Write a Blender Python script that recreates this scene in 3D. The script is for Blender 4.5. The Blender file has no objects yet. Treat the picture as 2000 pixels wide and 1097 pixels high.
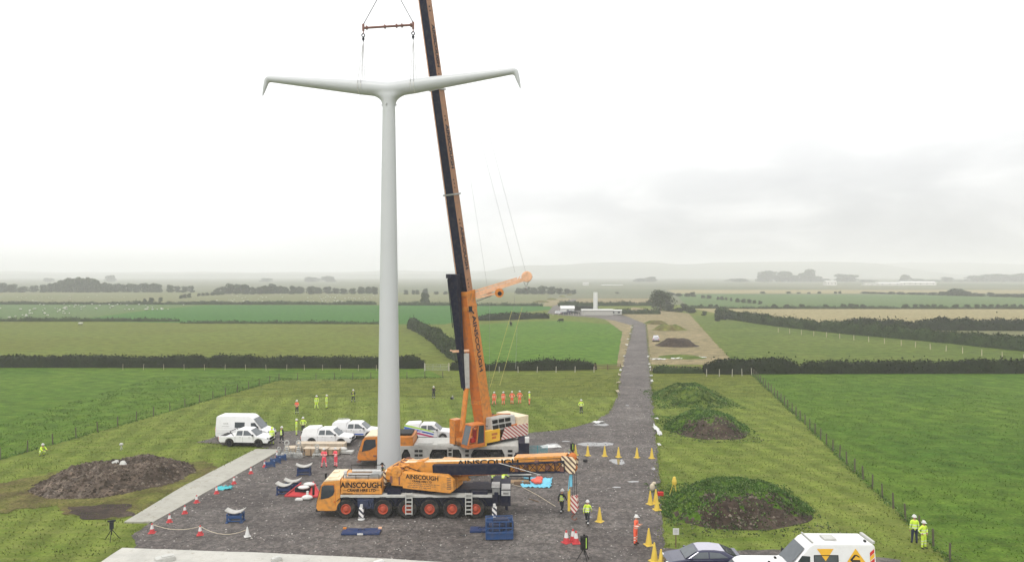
import bpy, bmesh, math, random
import numpy as np
from mathutils import Vector, Matrix, noise
random.seed(7); np.random.seed(7)
R = math.radians
S = bpy.context.scene
COL = S.collection
H = 18.0; F = 1400.0; HY = 535.0
def P(px, py, Y): return Vector(((px-1000)*Y/F, Y, H-(py-HY)*Y/F))     # point on a sight line at depth Y
def G(px, py, z=0.0):
    Y = (H-z)*F/(py-HY); return Vector(((px-1000)*Y/F, Y, z))
# ---------------------------------------------------------------- materials
def nodes(m):
    m.use_nodes = True; nt = m.node_tree; return nt, nt.nodes, nt.links, nt.nodes['Principled BSDF']
def ramp(N, stops):
    r = N.new('ShaderNodeValToRGB'); e = r.color_ramp.elements
    while len(e) < len(stops): e.new(.5)
    for i, (p, c) in enumerate(stops): e[i].position = p; e[i].color = (*c, 1)
    return r
def tex(N, L, scale, detail=4, vec=None, rough=.55, dist=0):
    t = N.new('ShaderNodeTexNoise'); t.inputs['Scale'].default_value = scale; t.inputs['Detail'].default_value = detail
    t.inputs['Roughness'].default_value = rough; t.inputs['Distortion'].default_value = dist
    if vec is not None: L.new(vec, t.inputs['Vector'])
    return t
def mix(N, L, a, b, fac, mode='MIX'):
    m = N.new('ShaderNodeMix'); m.data_type = 'RGBA'; m.blend_type = mode
    for s, v in ((m.inputs[0], fac), (m.inputs[6], a), (m.inputs[7], b)):
        if isinstance(v, (int, float)): s.default_value = v
        elif isinstance(v, tuple): s.default_value = (*v, 1)
        else: L.new(v, s)
    return m.outputs[2]
def bump(N, L, b, h, strength, dist=.05):
    n = N.new('ShaderNodeBump'); n.inputs['Strength'].default_value = strength; n.inputs['Distance'].default_value = dist
    L.new(h, n.inputs['Height']); L.new(n.outputs[0], b.inputs['Normal'])
M = {}
def paint(name, c, rough=.45, metal=0, dirt=.12, coat=0, scale=3.0, dcol=(.10,.085,.07)):
    m = bpy.data.materials.new(name); nt, N, L, b = nodes(m)
    tc = N.new('ShaderNodeTexCoord').outputs['Object']
    n = tex(N, L, scale, 6, tc); r = ramp(N, [(.45, (0,0,0)), (.75, (dirt*2.2,)*3)]); L.new(n.outputs[0], r.inputs[0])
    L.new(mix(N, L, c, dcol, r.outputs[0]), b.inputs['Base Color'])
    n2 = tex(N, L, scale*9, 3, tc); mr = N.new('ShaderNodeMapRange'); mr.inputs[3].default_value = max(0, rough-.08); mr.inputs[4].default_value = rough+.12
    L.new(n2.outputs[0], mr.inputs[0]); L.new(mr.outputs[0], b.inputs['Roughness'])
    b.inputs['Specular IOR Level'].default_value = .14 if max(c) < .06 else .33
    b.inputs['Metallic'].default_value = metal; b.inputs['Coat Weight'].default_value = coat
    M[name] = m; return m
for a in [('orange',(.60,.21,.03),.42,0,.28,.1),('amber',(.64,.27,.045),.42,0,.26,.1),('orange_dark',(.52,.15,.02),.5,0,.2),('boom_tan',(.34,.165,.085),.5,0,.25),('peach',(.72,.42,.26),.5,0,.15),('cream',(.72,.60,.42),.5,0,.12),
  ('navy',(.006,.008,.024),.5,0,.12),('navy_mid',(.02,.03,.07),.45,0,.15),('black',(.012,.012,.013),.55,0,.1),('rubber',(.018,.018,.018),.85,0,.35),
  ('steel',(.35,.35,.34),.4,.6,.2),('grey_paint',(.42,.41,.38),.5,0,.15),('pale_grey',(.46,.46,.43),.5,0,.12),('white',(.72,.72,.72),.3,0,.04,.3),
  ('white_mat',(.60,.60,.58),.7,0,.1),('red',(.55,.03,.025),.5,0,.1),('red_rim',(.45,.075,.035),.55,0,.2),('rust',(.19,.085,.065),.6,0,.2),('blue',(.018,.06,.17),.5,0,.15),
  ('blue_dark',(.015,.035,.11),.5,0,.2),('teal',(.05,.38,.42),.6,0,.1),('light_blue',(.16,.50,.66),.6,0,.1),('tomato',(.75,.12,.08),.6,0,.1),
  ('rope_yellow',(.50,.45,.16),.8,0,.1),('cone_yellow',(.66,.47,.07),.5,0,.1),('cone_red',(.48,.045,.05),.5,0,.05),('hi_yellow',(.62,.82,.05),.8,0,.04),('hi_orange',(.85,.13,.06),.8,0,.04),
  ('hi_pink',(.85,.10,.12),.8,0,.04),('cloth_dark',(.02,.022,.028),.85,0,.05),('cloth_navy',(.02,.025,.06),.85,0,.05),('skin',(.45,.24,.16),.6,0,.02),
  ('boot',(.02,.017,.015),.7,0,.1),('wood',(.45,.32,.20),.8,0,.2),('wood_dark',(.14,.09,.055),.85,0,.2),('wood_pale',(.50,.42,.32),.8,0,.15),
  ('post',(.10,.085,.06),.9,0,.1),('post_pale',(.40,.37,.31),.9,0,.1),('gold',(.75,.42,.03),.5,0,.05),('plum',(.45,.02,.12),.4,0,0),('lime',(.35,.55,.08),.4,0,0),
  ('royal',(.03,.10,.42),.4,0,0),('wool',(.50,.50,.43),.95,0,.1),('hide',(.012,.010,.010),.8,0,.05),('car_navy',(.02,.022,.06),.18,.2,.03,.8),
  ('roof_tile',(.30,.22,.19),.8,0,.2),('render_wall',(.62,.60,.56),.8,0,.15),('lilac',(.40,.39,.46),.35,.1,.04,.4),('teal_mesh',(.06,.30,.34),.6,0,.1),('sand',(.55,.48,.36),.9,0,.2)]:
    paint(*a)
def glass(name, c=(.02,.025,.03)):
    m = bpy.data.materials.new(name); nt, N, L, b = nodes(m)
    n = tex(N, L, 2, 2, N.new('ShaderNodeTexCoord').outputs['Object']); L.new(mix(N, L, c, tuple(x*2.2 for x in c), n.outputs[0]), b.inputs['Base Color'])
    b.inputs['Roughness'].default_value = .08; M[name] = m
glass('glass'); glass('glass_pale', (.05,.058,.065))
def grass(name, c1, c2, c3, big=.05, dry=.5, strength=.6, streak=1.0, lines=.0, rot=-11, soft=0):
    m = bpy.data.materials.new(name); nt, N, L, b = nodes(m)
    pos = N.new('ShaderNodeNewGeometry').outputs['Position']
    big_n = tex(N, L, big, 5, pos, .6, .4); r = ramp(N, [(.38, c1), (.62, c2)]); L.new(big_n.outputs[0], r.inputs[0])
    mp = N.new('ShaderNodeMapping'); mp.inputs['Scale'].default_value = (.35*streak, 1.6, 1); mp.inputs['Rotation'].default_value = (0,0,R(4)); L.new(pos, mp.inputs[0])
    st = tex(N, L, .8, 6, mp.outputs[0], .7); r2 = ramp(N, [(.42, (0,0,0)), (.68, (1,1,1))]); L.new(st.outputs[0], r2.inputs[0])
    ml = N.new('ShaderNodeMath'); ml.operation = 'MULTIPLY'; ml.inputs[1].default_value = dry; L.new(r2.outputs[0], ml.inputs[0])
    c = mix(N, L, r.outputs[0], c3, ml.outputs[0])
    fine = tex(N, L, 5.0, 6, pos, .75); r3 = ramp(N, [(.32, (.35,.35,.35)), (.68, (1.62,1.62,1.6))]); L.new(fine.outputs[0], r3.inputs[0])
    c = mix(N, L, c, r3.outputs[0], .8-soft, 'MULTIPLY')
    mid = tex(N, L, .45, 5, pos, .65); r4 = ramp(N, [(.36, (.58,.62,.58)), (.64, (1.36,1.32,1.3))]); L.new(mid.outputs[0], r4.inputs[0])
    c = mix(N, L, c, r4.outputs[0], .8-soft, 'MULTIPLY')
    if lines:
        m2_ = N.new('ShaderNodeMapping'); m2_.inputs['Rotation'].default_value = (0,0,R(rot)); L.new(pos, m2_.inputs[0]); wv = N.new('ShaderNodeTexWave'); wv.inputs['Scale'].default_value = .115; wv.inputs['Distortion'].default_value = 2.2; wv.inputs['Detail'].default_value = 3; wv.inputs['Detail Scale'].default_value = .6; L.new(m2_.outputs[0], wv.inputs['Vector'])
        r6 = ramp(N, [(.2, (1-lines,)*3), (.8, (1+lines,)*3)]); L.new(wv.outputs[0], r6.inputs[0]); c = mix(N, L, c, r6.outputs[0], 1.0, 'MULTIPLY')
    L.new(c, b.inputs['Base Color']); b.inputs['Roughness'].default_value = .9; b.inputs['Specular IOR Level'].default_value = .04
    bump(N, L, b, fine.outputs[0], strength, .12); M[name] = m
grass('g_mown', (.092,.135,.020), (.126,.162,.030), (.185,.195,.058), .06, .6, .6, 1, .10, -11, .3)
grass('g_bright', (.046,.102,.011), (.072,.130,.015), (.122,.160,.028), .05, .45, .6, 1, .05, -15, .1)
grass('g_left', (.048,.106,.011), (.078,.138,.016), (.128,.162,.030), .04, .45, .6, 1, .05, -60, .1)
grass('g_olive', (.095,.112,.018), (.104,.138,.024), (.155,.158,.042), .03, .5, .6, 1, .05, 80, .1)
grass('g_emerald', (.034,.110,.018), (.042,.122,.020), (.06,.125,.026), .01, .25)
grass('g_pasture', (.065,.120,.038), (.085,.130,.045), (.11,.13,.055), .01, .4)
grass('g_pale', (.125,.140,.062), (.145,.145,.075), (.17,.15,.09), .01, .4)
grass('g_cow', (.058,.128,.013), (.076,.145,.016), (.105,.15,.028), .04, .35, .6, 1, .04, 70, .1)
grass('g_weedy', (.062,.100,.015), (.092,.124,.022), (.145,.16,.05), .04, .5)
grass('g_straw', (.24,.205,.105), (.26,.22,.12), (.22,.2,.11), .02, .3, .3)
grass('g_stubble', (.20,.165,.095), (.25,.20,.12), (.13,.13,.05), .06, .45)
grass('g_far', (.09,.105,.06), (.15,.15,.10), (.11,.12,.07), .003, .4, .2)
grass('g_worn', (.085,.065,.032), (.12,.13,.03), (.15,.13,.055), .3, .6)
def stony(name, c1, c2, c3, speck=.5, bs=.8, scale=4.0):
    m = bpy.data.materials.new(name); nt, N, L, b = nodes(m)
    pos = N.new('ShaderNodeNewGeometry').outputs['Position']
    n = tex(N, L, .16, 6, pos, .65, .6); r = ramp(N, [(.33, c1), (.55, c2), (.75, c3)]); L.new(n.outputs[0], r.inputs[0])
    v = N.new('ShaderNodeTexVoronoi'); v.inputs['Scale'].default_value = scale; v.inputs['Randomness'].default_value = 1; L.new(pos, v.inputs['Vector'])
    bw = N.new('ShaderNodeRGBToBW'); L.new(v.outputs['Color'], bw.inputs[0])
    r2 = ramp(N, [(.2, (.5,.5,.5)), (.5, (.95,.95,.95)), (.85, (1.6,1.55,1.5))]); L.new(bw.outputs[0], r2.inputs[0])
    c = mix(N, L, r.outputs[0], r2.outputs[0], speck, 'MULTIPLY')
    f = tex(N, L, scale*2.2, 5, pos, .75); r3 = ramp(N, [(.32, (.6,.6,.6)), (.68, (1.4,1.4,1.4))]); L.new(f.outputs[0], r3.inputs[0])
    c = mix(N, L, c, r3.outputs[0], .85, 'MULTIPLY')
    mid = tex(N, L, .9, 6, pos, .7, 1); r4 = ramp(N, [(.36, (.75,.74,.73)), (.62, (1.15,1.15,1.15))]); L.new(mid.outputs[0], r4.inputs[0])
    c = mix(N, L, c, r4.outputs[0], .8, 'MULTIPLY')
    mp = N.new('ShaderNodeMapping'); mp.inputs['Scale'].default_value = (.10,.75,1); mp.inputs['Rotation'].default_value = (0,0,R(-7)); L.new(pos, mp.inputs[0])
    tr = tex(N, L, 1.0, 6, mp.outputs[0], .6, .8); r5 = ramp(N, [(.40, (.72,.70,.70)), (.55, (1,1,1)), (.66, (1.42,1.38,1.32))]); L.new(tr.outputs[0], r5.inputs[0]); c = mix(N, L, c, r5.outputs[0], .5, 'MULTIPLY')
    L.new(c, b.inputs['Base Color']); b.inputs['Roughness'].default_value = .8; b.inputs['Specular IOR Level'].default_value = .2
    bump(N, L, b, f.outputs[0], bs, .08); M[name] = m
stony('gravel', (.086,.075,.071), (.116,.104,.098), (.180,.166,.154), .6, .8, 4.5)
stony('soil', (.026,.017,.012), (.046,.031,.022), (.085,.065,.05), .5, 1.0, 2.0)
stony('soil_grey', (.040,.029,.021), (.092,.070,.054), (.21,.175,.145), .8, 1.0, 2.2)
def concrete(name, c):
    m = bpy.data.materials.new(name); nt, N, L, b = nodes(m)
    pos = N.new('ShaderNodeNewGeometry').outputs['Position']
    n = tex(N, L, .5, 7, pos, .7, .5); r = ramp(N, [(.3, tuple(x*.78 for x in c)), (.55, c), (.8, tuple(min(1, x*1.1) for x in c))]); L.new(n.outputs[0], r.inputs[0])
    st = tex(N, L, 1.4, 6, pos, .6, 2); r2 = ramp(N, [(.56, (1,1,1)), (.72, (.72,.68,.62))]); L.new(st.outputs[0], r2.inputs[0])
    L.new(mix(N, L, r.outputs[0], r2.outputs[0], 1.0, 'MULTIPLY'), b.inputs['Base Color']); b.inputs['Roughness'].default_value = .75
    bump(N, L, b, n.outputs[0], .2, .03); M[name] = m
concrete('concrete', (.34,.33,.285)); concrete('slab', (.44,.43,.39)); paint('pylon_paint', (.47,.485,.49), .38, 0, .035, 0, .6, (.35,.36,.34))
def foliage(name, a, bcol, c):
    m = bpy.data.materials.new(name); nt, N, L, b = nodes(m)
    g = N.new('ShaderNodeNewGeometry'); r = ramp(N, [(0, a), (.6, bcol), (1, c)]); L.new(g.outputs['Random Per Island'], r.inputs[0])
    n = tex(N, L, .35, 4, g.outputs['Position']); r2 = ramp(N, [(.35, (.6,.6,.6)), (.65, (1.35,1.35,1.35))]); L.new(n.outputs[0], r2.inputs[0])
    L.new(mix(N, L, r.outputs[0], r2.outputs[0], .9, 'MULTIPLY'), b.inputs['Base Color']); b.inputs['Roughness'].default_value = .7
    b.inputs['Specular IOR Level'].default_value = .05; M[name] = m
foliage('hedge_dark', (.006,.009,.003), (.013,.019,.006), (.034,.040,.014))
foliage('hedge_green', (.012,.022,.006), (.028,.044,.013), (.055,.072,.024))
foliage('tree_leaf', (.022,.034,.014), (.04,.055,.022), (.07,.085,.035))
foliage('weed_leaf', (.030,.075,.014), (.065,.13,.026), (.15,.20,.07))
foliage('weed_grey', (.03,.04,.02), (.06,.075,.035), (.19,.18,.13))
foliage('tuft', (.075,.115,.016), (.12,.15,.028), (.20,.195,.065))
foliage('tuft_green', (.045,.105,.012), (.075,.14,.018), (.13,.165,.04))
m = bpy.data.materials.new('water'); nt, N, L, b = nodes(m); b.inputs['Base Color'].default_value = (.10,.095,.09,1); b.inputs['Roughness'].default_value = .03
b.inputs['Specular IOR Level'].default_value = 1.0; b.inputs['IOR'].default_value = 2.5
wn = tex(N, L, 1.2, 3, N.new('ShaderNodeNewGeometry').outputs['Position']); bump(N, L, b, wn.outputs[0], .03, .02); M['water'] = m
# stripes: diagonal hazard bands, a real paint pattern on the panel
def hazard(name, a, bcol, scale, axes=(1,0,1)):
    m = bpy.data.materials.new(name); nt, N, L, b = nodes(m)
    sx = N.new('ShaderNodeSeparateXYZ'); L.new(N.new('ShaderNodeTexCoord').outputs['Object'], sx.inputs[0])
    ad = None
    for i, k in enumerate(axes):
        if k:
            mu = N.new('ShaderNodeMath'); mu.operation = 'MULTIPLY'; mu.inputs[1].default_value = k*scale; L.new(sx.outputs[i], mu.inputs[0])
            if ad is None: ad = mu.outputs[0]
            else:
                s = N.new('ShaderNodeMath'); L.new(ad, s.inputs[0]); L.new(mu.outputs[0], s.inputs[1]); ad = s.outputs[0]
    fr = N.new('ShaderNodeMath'); fr.operation = 'FRACT'; L.new(ad, fr.inputs[0])
    g = N.new('ShaderNodeMath'); g.operation = 'GREATER_THAN'; g.inputs[1].default_value = .55; L.new(fr.outputs[0], g.inputs[0])
    L.new(mix(N, L, a, bcol, g.outputs[0]), b.inputs['Base Color']); b.inputs['Roughness'].default_value = .5; M[name] = m
hazard('haz_red', (.66,.58,.52), (.36,.05,.05), 2.9); hazard('haz_post', (.75,.73,.70), (.03,.03,.05), 2.4); hazard('haz_head', (.75,.62,.42), (.10,.05,.04), 2.6, (1,0,1)); hazard('haz_van', (.8,.8,.78), (.6,.05,.03), 2.0)
def banded(name, c, band, zs, w=.035, under=None, split=None):      # cloth with reflective tape bands sewn round it
    m = bpy.data.materials.new(name); nt, N, L, b = nodes(m)
    sx = N.new('ShaderNodeSeparateXYZ'); L.new(N.new('ShaderNodeTexCoord').outputs['Object'], sx.inputs[0]); col = c
    for z in zs:
        cp = N.new('ShaderNodeMath'); cp.operation = 'COMPARE'; cp.inputs[1].default_value = z; cp.inputs[2].default_value = w; L.new(sx.outputs[2], cp.inputs[0])
        col = mix(N, L, col, band, cp.outputs[0])
    L.new(col, b.inputs['Base Color']); b.inputs['Roughness'].default_value = .8; M[name] = m
banded('jk_yellow', (.58,.78,.06), (.62,.66,.52), (1.02,1.2)); banded('tr_yellow', (.56,.74,.06), (.62,.64,.5), (.32,.5))
banded('jk_orange', (.85,.13,.06), (.78,.55,.45), (1.02,1.2)); banded('tr_orange', (.82,.11,.05), (.78,.6,.5), (.30,.46))
banded('jk_pink', (.88,.09,.12), (.85,.6,.58), (1.02,1.2)); banded('tr_pink', (.86,.07,.11), (.85,.6,.58), (.25,.4))
banded('tr_dark', (.02,.022,.03), (.6,.6,.58), (.26,)); banded('jk_dark', (.02,.022,.03), (.05,.05,.05), (1.1,))
# ---------------------------------------------------------------- mesh helpers
class MB:
    def __init__(s): s.v = []; s.f = []; s.m = []; s.M = Matrix()
    def add(s, vs, fs, m=0):
        o = len(s.v); s.v += [s.M @ Vector(v) for v in vs]
        for f in fs: s.f.append([i+o for i in f]); s.m.append(m)
        return s
    def box(s, x0, x1, y0, y1, z0, z1, m=0, top=None):
        tx0, tx1, ty0, ty1 = top or (x0, x1, y0, y1)
        return s.add([(x0,y0,z0),(x1,y0,z0),(x1,y1,z0),(x0,y1,z0),(tx0,ty0,z1),(tx1,ty0,z1),(tx1,ty1,z1),(tx0,ty1,z1)],
                     [(3,2,1,0),(4,5,6,7),(0,1,5,4),(1,2,6,5),(2,3,7,6),(3,0,4,7)], m)
    def tube(s, p0, p1, r0, r1=None, n=10, m=0, caps=True):
        p0, p1 = Vector(p0), Vector(p1); r1 = r0 if r1 is None else r1; d = (p1-p0).normalized()
        a = d.orthogonal().normalized(); b = d.cross(a); vs = []
        for p, r in ((p0, r0), (p1, r1)):
            for i in range(n):
                t = 2*math.pi*i/n; vs.append(p+(a*math.cos(t)+b*math.sin(t))*r)
        fs = [(i, (i+1) % n, n+(i+1) % n, n+i) for i in range(n)]
        if caps: fs += [tuple(range(n-1, -1, -1)), tuple(range(n, 2*n))]
        return s.add(vs, fs, m)
    def path(s, pts, r, n=6, m=0):
        for a, b in zip(pts, pts[1:]): s.tube(a, b, r, r, n, m)
        return s
    def beam(s, p0, p1, side, w0, d0, w1=None, d1=None, mats=None):      # box section beam; mats = (side+, side-, n+, n-, ends)
        p0, p1 = Vector(p0), Vector(p1); w1 = w1 or w0; d1 = d1 or d0; a = (p1-p0).normalized(); sd = Vector(side); sd = (sd-a*sd.dot(a)).normalized(); n = a.cross(sd)
        vs = []
        for p, w, d in ((p0, w0, d0), (p1, w1, d1)):
            for i, j in ((1,1),(1,-1),(-1,-1),(-1,1)): vs.append(p+sd*i*w/2+n*j*d/2)
        mt = mats or (0,)*5
        for f, k in (((0,1,5,4),0),((2,3,7,6),1),((3,0,4,7),2),((1,2,6,5),3),((3,2,1,0),4),((4,5,6,7),4)): s.add([vs[i] for i in f], [(0,1,2,3)], mt[k])
        return s
    def prism(s, prof, y0, y1, m=0):       # profile in x, z
        n = len(prof); vs = [(x,y0,z) for x, z in prof]+[(x,y1,z) for x, z in prof]
        return s.add(vs, [tuple(range(n)), tuple(range(2*n-1, n-1, -1))]+[((i+1) % n, i, n+i, n+(i+1) % n) for i in range(n)], m)
    def taper(s, prof, yf, m=0):           # profile in x, z, half width from yf(z)
        n = len(prof); vs = [(x,-yf(z),z) for x, z in prof]+[(x,yf(z),z) for x, z in prof]
        return s.add(vs, [tuple(range(n)), tuple(range(2*n-1, n-1, -1))]+[((i+1) % n, i, n+i, n+(i+1) % n) for i in range(n)], m)
    def lathe(s, c, axis, prof, n=16, m=0):    # profile (radius, along axis)
        c = Vector(c); ax = Vector(axis).normalized(); a = ax.orthogonal().normalized(); b = ax.cross(a); vs = []; k = len(prof)
        for r, h in prof:
            for i in range(n):
                t = 2*math.pi*i/n; vs.append(c+ax*h+(a*math.cos(t)+b*math.sin(t))*r)
        fs = [(j*n+i, j*n+(i+1) % n, (j+1)*n+(i+1) % n, (j+1)*n+i) for j in range(k-1) for i in range(n)]
        return s.add(vs, fs, m)
    def ball(s, c, r, m=0, n=10, k=6):
        r = r if isinstance(r, tuple) else (r,r,r); c = Vector(c); vs = [c+Vector((0,0,-r[2]))]
        for j in range(1, k):
            t = math.pi*j/k
            for i in range(n): p = 2*math.pi*i/n; vs.append(c+Vector((r[0]*math.sin(t)*math.cos(p), r[1]*math.sin(t)*math.sin(p), -r[2]*math.cos(t))))
        vs.append(c+Vector((0,0,r[2]))); fs = [(0, 1+(i+1) % n, 1+i) for i in range(n)]
        fs += [(1+j*n+i, 1+j*n+(i+1) % n, 1+(j+1)*n+(i+1) % n, 1+(j+1)*n+i) for j in range(k-2) for i in range(n)]
        fs += [(len(vs)-1, 1+(k-2)*n+i, 1+(k-2)*n+(i+1) % n) for i in range(n)]
        return s.add(vs, fs, m)
    def build(s, name, mats, parent=None, bevel=0, smooth=False, fixn=True):
        me = bpy.data.meshes.new(name); me.from_pydata([tuple(v) for v in s.v], [], s.f)
        if not isinstance(mats, (list, tuple)): mats = [mats]
        for q in mats: me.materials.append(M[q] if isinstance(q, str) else q)
        me.polygons.foreach_set('material_index', s.m)
        if fixn:
            bm = bmesh.new(); bm.from_mesh(me); bmesh.ops.recalc_face_normals(bm, faces=bm.faces); bm.to_mesh(me); bm.free()
        if smooth: me.shade_smooth()
        o = bpy.data.objects.new(name, me); COL.objects.link(o)
        if parent is not None: o.parent = parent
        if bevel:
            b = o.modifiers.new('Bevel', 'BEVEL'); b.width = bevel; b.segments = 2; b.limit_method = 'ANGLE'; b.angle_limit = R(35); b.use_clamp_overlap = True
        return o
def fast_mesh(name, V, Fq, mats, mi=None, parent=None):
    me = bpy.data.meshes.new(name); k = Fq.shape[1]; nf = len(Fq)
    me.vertices.add(len(V)); me.vertices.foreach_set('co', V.astype(np.float32).ravel())
    me.loops.add(nf*k); me.loops.foreach_set('vertex_index', Fq.astype(np.int32).ravel())
    me.polygons.add(nf); me.polygons.foreach_set('loop_start', np.arange(0, nf*k, k, dtype=np.int32)); me.polygons.foreach_set('loop_total', np.full(nf, k, dtype=np.int32))
    for q in mats: me.materials.append(M[q])
    if mi is not None: me.polygons.foreach_set('material_index', mi.astype(np.int32))
    me.update(calc_edges=True); o = bpy.data.objects.new(name, me); COL.objects.link(o)
    if parent is not None: o.parent = parent
    return o
def leaf_quads(C, size, squash=1.0):
    n = len(C); a = np.random.normal(size=(n,3)); a /= np.linalg.norm(a, axis=1)[:,None]
    b = np.random.normal(size=(n,3)); b -= (a*b).sum(1)[:,None]*a; b /= np.linalg.norm(b, axis=1)[:,None]
    s = (size*(.6+.8*np.random.rand(n)))[:,None]/2; a *= s; b *= s*.7
    V = np.stack([C-a, C-b*1.0, C+a, C+b], 1).reshape(-1,3); return V, np.arange(4*n).reshape(-1,4)
def tag(o, label=None, cat=None, group=None, kind=None):
    if label: o['label'] = label
    if cat: o['category'] = cat
    if group: o['group'] = group
    if kind: o['kind'] = kind
    return o
def thing(name, label, cat, loc=(0,0,0), rz=0, group=None):
    o = bpy.data.objects.new(name, None); o.empty_display_size = .3; COL.objects.link(o); o.location = loc; o.rotation_euler = (0,0,rz)
    return tag(o, label, cat, group)
KIDS = {}
def kids(o): return [c for c in bpy.data.objects if c.parent == o]
def copy_tree(o, parent=None, cache={}):
    if o.name not in cache: cache[o.name] = kids(o)
    c = o.copy(); COL.objects.link(c)
    if parent is not None: c.parent = parent
    for ch in cache[o.name]: copy_tree(ch, c)
    return c
def nz(x, y, z=0): return noise.noise(Vector((x, y, z)))
def text_mesh(name, body, size, mat, parent, mtx, bold=.02, ext=.004):
    cu = bpy.data.curves.new(name, 'FONT'); cu.body = body; cu.size = size; cu.align_x = 'CENTER'; cu.align_y = 'CENTER'; cu.offset = bold; cu.extrude = ext; cu.resolution_u = 3
    t = bpy.data.objects.new(name+'_tmp', cu); COL.objects.link(t); bpy.context.view_layer.update()
    me = bpy.data.meshes.new_from_object(t.evaluated_get(bpy.context.evaluated_depsgraph_get())); bpy.data.objects.remove(t); bpy.data.curves.remove(cu)
    me.name = name; me.materials.clear(); me.materials.append(M[mat]); o = bpy.data.objects.new(name, me); COL.objects.link(o); o.parent = parent; o.matrix_local = mtx
    return o
def frame(x, y, o):                        # matrix from x axis, y axis and origin
    x = Vector(x).normalized(); y = Vector(y); y = (y-x*x.dot(y)).normalized(); z = x.cross(y)
    m = Matrix((x, y, z)).transposed().to_4x4(); m.translation = Vector(o); return m
# ---------------------------------------------------------------- ground
def densify(pts, step, jit, closed=True):
    out = []; n = len(pts)
    for i in range(n if closed else n-1):
        a, b = pts[i], pts[(i+1) % n]; L_ = (b-a).length; k = max(1, min(160, int(L_/step)))
        for j in range(k):
            p = a.lerp(b, j/k); q = p.copy()
            if jit: q.x += jit*(nz(p.x*.35, p.y*.35, 3)+.6*nz(p.x*1.4, p.y*1.4, 5)); q.y += jit*(nz(p.x*.35, p.y*.35, 9)+.6*nz(p.x*1.4, p.y*1.4, 11))
            out.append(q)
    return out
LAY = [0]
def sheet(name, px, mat, z=None, jit=.25, step=1.2, world=False):
    pts = [Vector((p[0], p[1], 0)) for p in px] if world else [G(*p) for p in px]
    LAY[0] += 1; z = z if z is not None else .0025*LAY[0]
    pts = densify(pts, step, jit); bm = bmesh.new(); f = bm.faces.new([bm.verts.new((p.x, p.y, z)) for p in pts]); bmesh.ops.triangulate(bm, faces=[f])
    bmesh.ops.recalc_face_normals(bm, faces=bm.faces)
    if sum(f.normal.z for f in bm.faces) < 0: bmesh.ops.reverse_faces(bm, faces=bm.faces)
    me = bpy.data.meshes.new(name); bm.to_mesh(me); bm.free(); me.materials.append(M[mat])
    o = bpy.data.objects.new(name, me); COL.objects.link(o); o['kind'] = 'structure'; return o
g = MB().add([(-5200,-60,0),(5200,-60,0),(5200,150,0),(-5200,150,0)], [(0,1,2,3)], 0).add([(-5200,150,0),(5200,150,0),(5200,5200,0),(-5200,5200,0)], [(0,1,2,3)], 1)
tag(g.build('ground', ['g_mown', 'g_far']), kind='structure')
# the mown strip between y = 150 and further meadows, then each field
sheet('field', [(-900,595),(2900,595),(2900,775),(-900,775)], 'g_olive', jit=0)
sheet('field', [(-900,571),(900,571),(1075,571),(1060,596),(-900,593)], 'g_pale', jit=.5, step=6)
sheet('field', [(-900,593),(400,594.5),(290,604),(160,622),(-900,622)], 'g_pasture', jit=.5, step=6)
sheet('field', [(150,624),(290,605),(402,595.5),(1070,596.5),(1080,604),(935,618),(870,633),(480,632),(150,627)], 'g_emerald', jit=.5, step=4)
sheet('field', [(-900,716),(830,720),(868,737),(545,742),(300,812),(0,897),(-700,1096),(-900,1096)], 'g_left', jit=.3)
sheet('field', [(905,636),(1000,629),(1095,626),(1218,635),(1206,713),(960,713),(905,700)], 'g_cow', jit=.3)
sheet('field', [(1236,600),(1345,612),(1436,712),(1262,712),(1225,655),(1180,622)], 'g_stubble', jit=.4)
sheet('field', [(1218,634),(1236,634),(1216,716),(1204,716)], 'g_stubble', jit=.2)
sheet('field', [(1352,616),(1400,614),(1500,632),(1660,650),(1875,670),(2250,704),(2900,712),(1436,711)], 'g_weedy', jit=.4)
sheet('field', [(1345,600.5),(2900,600.5),(2900,648),(1660,645),(1500,630),(1400,612)], 'g_straw', jit=.4, step=4)
sheet('field', [(1320,574),(2900,578),(2900,600),(1345,600)], 'g_pasture', jit=.4, step=6)
sheet('field', [(1300,566),(2900,566),(2900,573),(1320,573)], 'g_straw', jit=.4, step=10)
sheet('field', [(1070,583),(1300,583),(1300,596),(1060,598)], 'g_stubble', jit=.4, step=4)
sheet('field', [(1668,644),(2900,646),(2900,705),(2250,702),(1995,683),(1840,669)], 'g_pale', jit=.4, step=3)
sheet('field', [(1468,730),(2900,730),(2900,1100),(2600,1800),(1855,1097)], 'g_bright', jit=.25)
sheet('worn_ground', [(-200,950),(20,940),(110,920),(300,905),(420,905),(440,925),(330,975),(235,1019),(150,1012),(120,985),(0,995),(-200,1000)], 'g_worn', jit=1.3, step=.4)
sheet('dirt_patch', [(140,990),(250,985),(262,1012),(150,1016)], 'soil', jit=.7, step=.5)
GRAVEL = [(262,1044),(300,1015),(400,955),(545,880),(500,872),(385,864),(432,850),(600,840),(760,842),(900,846),(1035,846),(1105,838),(1160,824),(1190,805),(1204,778),(1210,745),(1217,712),(1229,665),(1236,634),(1262,632),
          (1266,680),(1270,730),(1276,800),(1283,880),(1289,970),(1293,1050),(1302,1072),(1420,1076),(1560,1072),(1760,1092),(1760,1500),(300,1500),(250,1100),(262,1062)]
sheet('gravel_yard', GRAVEL, 'gravel', jit=.3, step=.35)
GZ = .0025*LAY[0]
sheet('far_track', [(1236,636),(1262,633),(1225,618),(1180,612),(1120,606),(1100,598),(1130,584),(1118,584),(1080,598),(1068,612),(1100,616),(1160,620),(1200,626)], 'gravel', jit=.5, step=2)
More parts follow.
